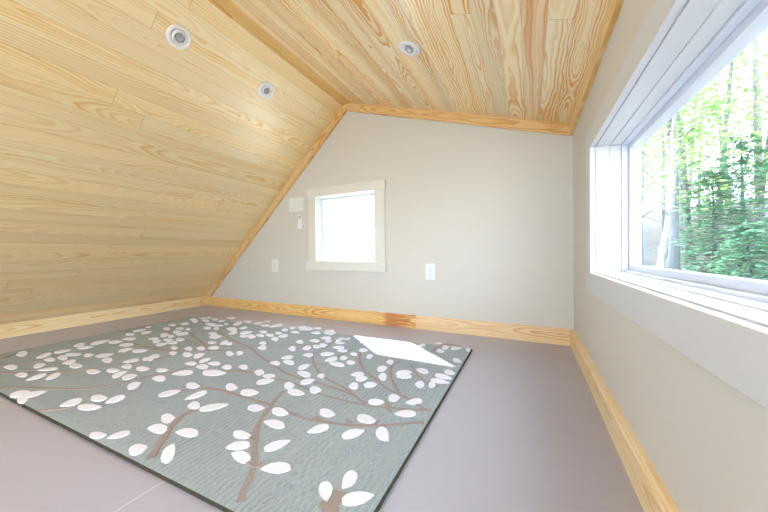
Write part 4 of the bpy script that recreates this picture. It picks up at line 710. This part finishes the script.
# ------------------------------------------------------------------ rug
def make_rug():
    bm = bmesh.new()
    cor = [(-2.640, .335), (-.293, .412), (-.288, 1.668), (-2.655, 1.535)]
    TH = .013
    # pile: a grid sheet with rounded rim, dark bound edge below
    def P(u, v):
        a = Vector(cor[0]).lerp(Vector(cor[1]), u); b = Vector(cor[3]).lerp(Vector(cor[2]), u); return a.lerp(b, v)
    NX, NY = 120, 64
    rnd = random.Random(3)
    def edge_t(k, n):      # denser at the rim
        return k/n
    g = {}
    for i in range(NX+1):
        for j in range(NY+1):
            u, v = i/NX, j/NY
            p = P(u, v)
            z = TH - (.0022 if i in (0, NX) or j in (0, NY) else 0) + rnd.uniform(-.0003, .0003)
            g[i, j] = bm.verts.new((p.x, p.y, z))
    for i in range(NX):
        for j in range(NY):
            bm.faces.new((g[i, j], g[i+1, j], g[i+1, j+1], g[i, j+1]))
    rim = [(i, 0) for i in range(NX)] + [(NX, j) for j in range(NY)] + [(i, NY) for i in range(NX, 0, -1)] + [(0, j) for j in range(NY, 0, -1)]
    c0 = P(.5, .5)
    low = []; mid = []
    for k in rim:
        v = g[k].co; d = Vector((v.x-c0.x, v.y-c0.y)).normalized()
        mid.append(bm.verts.new((v.x+d.x*.006, v.y+d.y*.006, .006+rnd.uniform(-.001, .001))))
        low.append(bm.verts.new((v.x+d.x*.001, v.y+d.y*.001, 0.0004)))
    n = len(rim)
    for k in range(n):
        k2 = (k+1) % n
        for q4 in ((g[rim[k]], mid[k], mid[k2], g[rim[k2]]), (mid[k], low[k], low[k2], mid[k2])):
            bm.faces.new(q4).material_index = 3
    bm.faces.new(low[::-1]).material_index = 3
    # stems, carved a little proud of the pile
    for si, (w, pts) in enumerate(RUG_STEMS):
        dz = si*.00006
        P2 = [Vector(p) for p in pts]
        # smooth the run once
        for _ in range(2):
            Q = [P2[0]]
            for a, b in zip(P2, P2[1:]): Q += [a*.75+b*.25, a*.25+b*.75]
            Q.append(P2[-1]); P2 = Q
        N = len(P2); rows = []
        for i, p in enumerate(P2):
            d = (P2[min(i+1, N-1)]-P2[max(i-1, 0)])
            d = d.normalized() if d.length > 1e-6 else Vector((1, 0)); nrm = Vector((-d.y, d.x))
            ww = max(w, .009)*(.66+.10*math.sin(i*.9))*(.75 if i in (0, N-1) else 1)
            rows.append([bm.verts.new((*(p+nrm*ww*s), z)) for s, z in ((1, .0115), (.6, .0141+dz), (-.6, .0141+dz), (-1, .0115))])
        for a, b in zip(rows, rows[1:]):
            for k in range(3): bm.faces.new((a[k], a[k+1], b[k+1], b[k])).material_index = 2  # upward winding
    for li, L in enumerate(RUG_LEAVES):
        lz = (li % 7)*.00009
        if sum(L[k-1][0]*L[k][1]-L[k][0]*L[k-1][1] for k in range(len(L))) < 0: L = L[::-1]
        cx = sum(p[0] for p in L)/len(L); cy = sum(p[1] for p in L)/len(L)
        o = [bm.verts.new((x, y, .0115)) for x, y in L]
        i_ = [bm.verts.new((cx+(x-cx)*.93, cy+(y-cy)*.93, .0164+lz)) for x, y in L]
        n = len(L)
        for k in range(n): bm.faces.new((o[k], o[(k+1) % n], i_[(k+1) % n], i_[k])).material_index = 1
        f = bm.faces.new(i_); f.material_index = 1
    r = link('area_rug', bm, list(RUG), None, False, False)
    tag(r, 'grey green wool rug with pale leaves and brown stems lying on the floor', 'rug')
    return r
make_rug()

# ------------------------------------------------------------------ recessed lights
def downlight(label, lx, y, side, lean):
    e = thing('recessed_light', label, 'ceiling light', (0, 0, 0), 'recessed lights in the pine ceiling')
    if side == 'L':
        n = Vector((SL, 0, -1)).normalized(); p = Vector((lx, y, zl(lx)))
    else:
        n = Vector((-SR, 0, -1)).normalized(); p = Vector((lx, y, zr(lx)))
    e.location = p
    qd = n.to_track_quat('Z', 'Y'); e.rotation_mode = 'QUATERNION'; e.rotation_quaternion = qd
    bm = bmesh.new()
    lathe(bm, [(.0545, .0001), (.0545, .0025), (.0515, .0060), (.0440, .0075), (.0375, .0060), (.0350, .0015), (.0348, .0003)], 48)
    link('trim_ring', bm, M['fixture'], e, True)
    bm = bmesh.new(); lathe(bm, [(.0355, .0003), (.0355, .0006), (0, .0006)], 40); link('can', bm, M['can'], e)
    bm = bmesh.new()
    T = Matrix.Translation((0, 0, .0015)) @ Matrix.Rotation(lean, 4, Vector((0, 1, 0)))
    lathe(bm, [(.0335, -.004), (.0335, .0055), (.0305, .0075), (.0265, .0065), (.0245, .002), (.0, .001)], 40, 0, T)
    link('gimbal', bm, M['fixture'], e, True)
    bm = bmesh.new()
    lathe(bm, [(.0205, .0028), (.0205, .0055), (.015, .0085), (.007, .0095), (0, .0096)], 32, 0, T)
    l = link('lens', bm, M['lens'], e, True)
    return e
downlight('round white recessed light on the left pine slope, nearest of the pair', -1.519, .846, 'L', R(11))
downlight('round white recessed light on the left pine slope, farther one nearer the back wall', -1.518, 1.371, 'L', R(11))
downlight('round white recessed light alone on the right pine slope', -.498, 1.299, 'R', R(11))

# added warm fill light, shaped as a flush dome behind the viewer
n = Vector((-SR, 0, -1)).normalized()
e = thing('fill_lamp', 'round white dome added as a fill light on the right pine slope behind the viewer', 'ceiling light', (-.60, -.95, zr(-.60)))
e.rotation_mode = 'QUATERNION'; e.rotation_quaternion = n.to_track_quat('Z', 'Y')
bm = bmesh.new(); lathe(bm, [(.0, .0003), (.19, .0003), (.19, .018), (.175, .022), (0, .022)], 48); link('base', bm, M['fixture'], e, True)
bm = bmesh.new(); lathe(bm, [(.170, .0225), (.168, .035), (.14, .06), (.09, .075), (.04, .081), (0, .082)], 48)
q = NT('fill_light_glow'); q.out((.9, .85, .75), .3)
q.b.inputs['Emission Color'].default_value = (1, .80, .55, 1); q.b.inputs['Emission Strength'].default_value = 14
link('dome', bm, q.m, e, True)

# ------------------------------------------------------------------ plates on the back wall
def outlet(label, x, z, w=.074, h=.116):
    e = thing('wall_outlet', label, 'outlet', (x, YB, z), 'outlets on the back wall')
    bm = bmesh.new(); box(bm, -w/2, w/2, -.0062, -.0003, -h/2, h/2, .0022); link('cover_plate', bm, M['plate'], e)
    for s in (-1, 1):
        bm = bmesh.new(); box(bm, -.0165, .0165, -.0085, -.006, s*.0195-.014, s*.0195+.014, .0012)
        f = link('receptacle', bm, M['plate'], e)
        bm = bmesh.new()
        for sx in (-.0062, .0062): box(bm, sx-.0011, sx+.0011, -.0089, -.0084, s*.0195-.0005, s*.0195+.0075)
        box(bm, -.0022, .0022, -.0089, -.0084, s*.0195-.0095, s*.0195-.0055)
        link('slot', bm, M['slot'], f)
    bm = bmesh.new(); lathe(bm, [(.0028, -.0002), (.0026, .0008), (0, .0010)], 14, 0, Matrix.Translation((0, -.0064, 0)) @ Matrix.Rotation(R(90), 4, 'X'))
    link('screw', bm, M['alu'], e)
    return e
outlet('white wall outlet on the back wall, right of the small window', -.629, .415)
outlet('white outlet left of the small back window, close to the sloped pine ceiling', -2.141, .443, .080, .122)
# three-gang plate beside the gable window
e = thing('switch_plate', 'wide white triple switch plate by the top left corner of the small window', 'switch', (-1.868, YB, .994))
bm = bmesh.new(); box(bm, -.085, .085, -.0065, -.0003, -.064, .064, .0022); link('cover_plate', bm, M['plate'], e)
for k in (-1, 0, 1):
    bm = bmesh.new(); prism(bm, [(-.0062, -.033), (-.0105, -.031), (-.0080, .0), (-.0095, .033), (-.0062, .033)], 'x', k*.050-.0165, k*.050+.0165)
    link('rocker', bm, M['plate'], e)
# remote control in its cradle
e = thing('remote_control', 'slim white remote in a wall cradle below the triple switch plate', 'remote', (-1.817, YB, .838))
bm = bmesh.new(); box(bm, -.0235, .0235, -.017, -.004, -.052, .063, .0045); link('body', bm, M['plate'], e)
bm = bmesh.new(); box(bm, -.0275, .0275, -.021, -.0003, -.063, -.012, .003); link('cradle', bm, M['fixture'], e)
bm = bmesh.new(); box(bm, -.0125, .0125, -.0178, -.0168, .028, .048, .0004); link('display', bm, M['alu'], e)
bm = bmesh.new()
lathe(bm, [(.0075, 0), (.0070, .0012), (0, .0014)], 20, 0, Matrix.Translation((0, -.0169, .010)) @ Matrix.Rotation(R(90), 4, 'X'))
link('button', bm, M['slot'] if False else M['fixture'], e)

# ------------------------------------------------------------------ the woods outside
def gz(x, y):
    d = max(0., math.hypot(max(0, x-.4), max(0, y-2.2)) - 1.5)
    base = -2.5 + 2.9*(1-math.exp(-d/7.0)) + .13*max(0, d-8)
    return base + .12*math.sin(x*.9+y*.4) + .08*math.sin(y*1.3-x*.5)
bm = bmesh.new(); g = {}
NXg, NYg = 90, 90
for i in range(NXg+1):
    for j in range(NYg+1):
        x = -45 + 90*i/NXg; y = -20 + 75*j/NYg
        z = gz(x, y)
        if -3.9 < x < 1.0 and -3.2 < y < 2.8: z = -2.5
        g[i, j] = bm.verts.new((x, y, z))
for i in range(NXg):
    for j in range(NYg): bm.faces.new((g[i, j], g[i+1, j], g[i+1, j+1], g[i, j+1]))
o = struct('ground', bm, M['ground'], None, True)

def tube(bm, pts, rad, seg=8):
    rings = []
    for i, p in enumerate(pts):
        d = (pts[min(i+1, len(pts)-1)]-pts[max(i-1, 0)]).normalized()
        a = d.orthogonal().normalized(); b = d.cross(a)
        if rings:       # keep the frame steady
            a = (pa - d*pa.dot(d)).normalized(); b = d.cross(a)
        pa = a
        rings.append([bm.verts.new(p+(a*math.cos(2*math.pi*k/seg)+b*math.sin(2*math.pi*k/seg))*rad[i]) for k in range(seg)])
    for r1, r2 in zip(rings, rings[1:]):
        for k in range(seg): bm.faces.new((r1[k], r1[(k+1) % seg], r2[(k+1) % seg], r2[k]))
    bm.faces.new(rings[0][::-1]); bm.faces.new(rings[-1])
def leaf_mesh(name, pts, size, m, parent, rnd, flat=.5, long_=1.5):
    V = []; F = []
    for p in pts:
        s = size*rnd.uniform(.6, 1.3)
        a = rnd.uniform(0, 6.283); t_ = rnd.uniform(-flat, flat); t2 = rnd.uniform(-flat, flat)
        ux = Vector((math.cos(a), math.sin(a), t_)).normalized()*s*long_*.5
        uy = Vector((-math.sin(a), math.cos(a), t2)).normalized()*s*.5
        k = len(V)
        V += [p-ux, p-ux*.2+uy, p+ux, p-ux*.2-uy]; F.append((k, k+1, k+2, k+3))
    me = bpy.data.meshes.new(name); me.from_pydata([tuple(v) for v in V], [], F); me.materials.append(m)
    o = bpy.data.objects.new(name, me); C.objects.link(o); o.parent = parent; return o
def broadleaf(label, group, x, y, h, r, seed, mat, nleaf=1800, path=None, lo=.3, size=.09, nbr=11, name='broadleaf_tree', reach=.30):
    rnd = random.Random(seed); z0 = gz(x, y)-.1
    e = thing(name, label, 'tree', (x, y, z0), group)
    bm = bmesh.new()
    if path: P = [Vector(p)-Vector((x, y, z0)) for p in path]
    else:
        P = [Vector((0, 0, 0))]; lx, ly = rnd.uniform(-.05, .05), rnd.uniform(-.05, .05)
        for k in range(1, 9):
            lx += rnd.uniform(-.03, .03); ly += rnd.uniform(-.03, .03)
            P.append(P[-1]+Vector((lx*h/8, ly*h/8, h/8)))
    n = len(P); rad = [r*(1-.75*i/(n-1)) for i in range(n)]; rad[0] *= 1.35
    tube(bm, P, rad, 10)
    tips = []
    for k in range(nbr):
        f = lo+(1-lo)*(k+.5)/nbr*.98; ii = f*(n-1); i0 = int(ii); b0 = P[i0].lerp(P[min(i0+1, n-1)], ii-i0)
        a = rnd.uniform(0, 6.283); L = h*reach*rnd.uniform(.5, 1.1)*(1.15-f)
        d = Vector((math.cos(a), math.sin(a), rnd.uniform(.15, .8))).normalized()
        pts = [b0]
        for s in range(4): d = (d+Vector((rnd.uniform(-.2, .2), rnd.uniform(-.2, .2), rnd.uniform(-.05, .2)))).normalized(); pts.append(pts[-1]+d*L/4)
        rb = r*.32*(1.1-f)
        tube(bm, pts, [rb, rb*.8, rb*.6, rb*.4, rb*.15], 6); tips += pts[1:]
        for s in (2, 3):
            d2 = (d+Vector((rnd.uniform(-1, 1), rnd.uniform(-1, 1), rnd.uniform(-.3, .6)))).normalized()
            q2 = [pts[s], pts[s]+d2*L*.22, pts[s]+d2*L*.42+Vector((0, 0, L*.05))]
            tube(bm, q2, [rb*.4, rb*.25, rb*.1], 5); tips += q2[1:]
    tips += P[-2:]
    link('trunk', bm, mat, e, True)
    if nleaf:
        pts = []
        for _ in range(nleaf):
            b = rnd.choice(tips); s = h*.055
            pts.append(b+Vector((rnd.gauss(0, s), rnd.gauss(0, s), rnd.gauss(0, s*.28))))
        leaf_mesh('foliage', pts, size, M['leaf_spring'], e, rnd)
    return e
def hemlock(label, group, x, y, h, spread, seed, nb=70, per=75):
    rnd = random.Random(seed); z0 = gz(x, y)-.1
    e = thing('evergreen_tree', label, 'tree', (x, y, z0), group)
    bm = bmesh.new(); tube(bm, [Vector((0, 0, 0)), Vector((.03, 0, h*.5)), Vector((0, .03, h))], [h*.016, h*.010, .008], 8)
    pts = []
    for k in range(nb):
        f = .06+.92*k/nb; a = k*2.399+rnd.uniform(-.3, .3); L = spread*(1.02-f)**.6*rnd.uniform(.6, 1.15)+.05
        z = f*h; p0 = Vector((0, 0, z)); pt = [p0]
        for s in range(1, 5):
            t_ = s/4; pt.append(p0+Vector((math.cos(a)*L*t_, math.sin(a)*L*t_, L*(.12*t_-.30*t_*t_))))
        tube(bm, pt, [.014, .011, .008, .005, .002], 5)
        for _ in range(per):
            t_ = rnd.random()**.7; s = L*.20*(1.15-t_)+.03
            q_ = pt[0].lerp(pt[4], t_); q_.z = z+L*(.12*t_-.30*t_*t_)
            pts.append(q_+Vector((rnd.gauss(0, s), rnd.gauss(0, s), rnd.gauss(0, .035)-.02)))
    link('trunk', bm, M['bark_grey'], e, True)
    leaf_mesh('foliage', pts, .064, M['leaf_hemlock'], e, rnd, .35, 1.8)
    return e
# the curved pale trunk close to the left edge of the side window
zb = gz(2.70, 9.0)
broadleaf('pale sunlit tree with a curved trunk seen at the left of the side window', None, 2.70, 9.0, 8.5, .085, 5, M['bark_pale'], 1500,
          [(2.68, 9, zb-.1), (2.75, 9, .05), (2.82, 9, .67), (2.88, 9, 1.02), (2.95, 9, 1.71), (3.00, 9, 2.39), (2.98, 9, 3.2), (3.05, 9, 4.1), (3.1, 9, 5.33), (3.0, 9.1, 7.5)], lo=.35, reach=.22)
broadleaf('grey straight tree beside the pale curved trunk outside the side window', None, 3.10, 9.6, 9, .105, 8, M['bark_grey'], 1500,
          [(3.2, 9.6, -.5), (3.2, 9.6, 1.0), (3.22, 9.6, 2.2), (3.12, 9.6, 3.6), (3.22, 9.6, 5.2), (3.2, 9.6, 8)], lo=.4, reach=.2)
broadleaf('slim grey tree at the far left edge of the side window view', None, 2.95, 11.2, 9, .10, 12, M['bark_grey'], 1300, None, .35, reach=.2)
hemlock('evergreen with drooping teal branches just right of the pale curved trunk', None, 4.00, 9.9, 3.3, 1.25, 21, 70, 80)
hemlock('broad evergreen at the right side of the side window view', None, 4.85, 8.6, 3.7, 1.35, 22, 75, 90)
hemlock('small low evergreen in front of the taller ones outside the side window', None, 3.70, 8.0, 2.1, .80, 23, 40, 70)
hemlock('evergreen set back between the two larger evergreens', None, 5.25, 11.6, 4.2, 1.5, 24, 70, 80)
rnd = random.Random(77)
spots = [(3.0, 12.6), (3.35, 13.7), (4.4, 12.0), (5.5, 13.5), (3.6, 14.0), (6.2, 11.0), (5.2, 16.5), (7.2, 15.0), (4.6, 19.5), (6.6, 19.0), (8.6, 18.0), (8.0, 22.5),
         (5.8, 23.0), (10.5, 21.5), (7.9, 12.3), (9.6, 14.6), (6.3, 8.3), (8.4, 9.4), (6.9, 5.6), (9.6, 6.2), (11.5, 9.5), (7.6, 2.6), (6.8, 26.5), (9.9, 26.0), (4.1, 16.8), (3.3, 19.0), (5.0, 21.2), (7.4, 17.0), (12.5, 13.5), (12.5, 18.0), (5.2, 3.2)]
for k, (x, y) in enumerate(spots):
    dist = 'nearest the house' if y < 10 else 'in the middle distance' if y < 17.5 else 'far up the slope'
    tone = 'pale-barked' if k % 2 else 'grey-barked'
    broadleaf('slender ' + tone + ' spring tree outside the side window, ' + dist, tone + ' woodland trees ' + dist,
              x, y, rnd.uniform(8, 12), rnd.uniform(.06, .12), 100+k, M['bark_pale'] if k % 2 else M['bark_grey'], 1900, None, .12, rnd.uniform(.07, .105), 15)
for k, (x, y) in enumerate([(-6.6, 15.5), (-9.5, 17.0), (-12.5, 17.5), (-8.6, 21.0)]):
    broadleaf('low pale shrubby tree far off beyond the small back window', 'small trees beyond the back window',
              x, y, rnd.uniform(2.6, 3.4), .05, 300+k, M['bark_pale'], 500, None, .2, .08, 9)
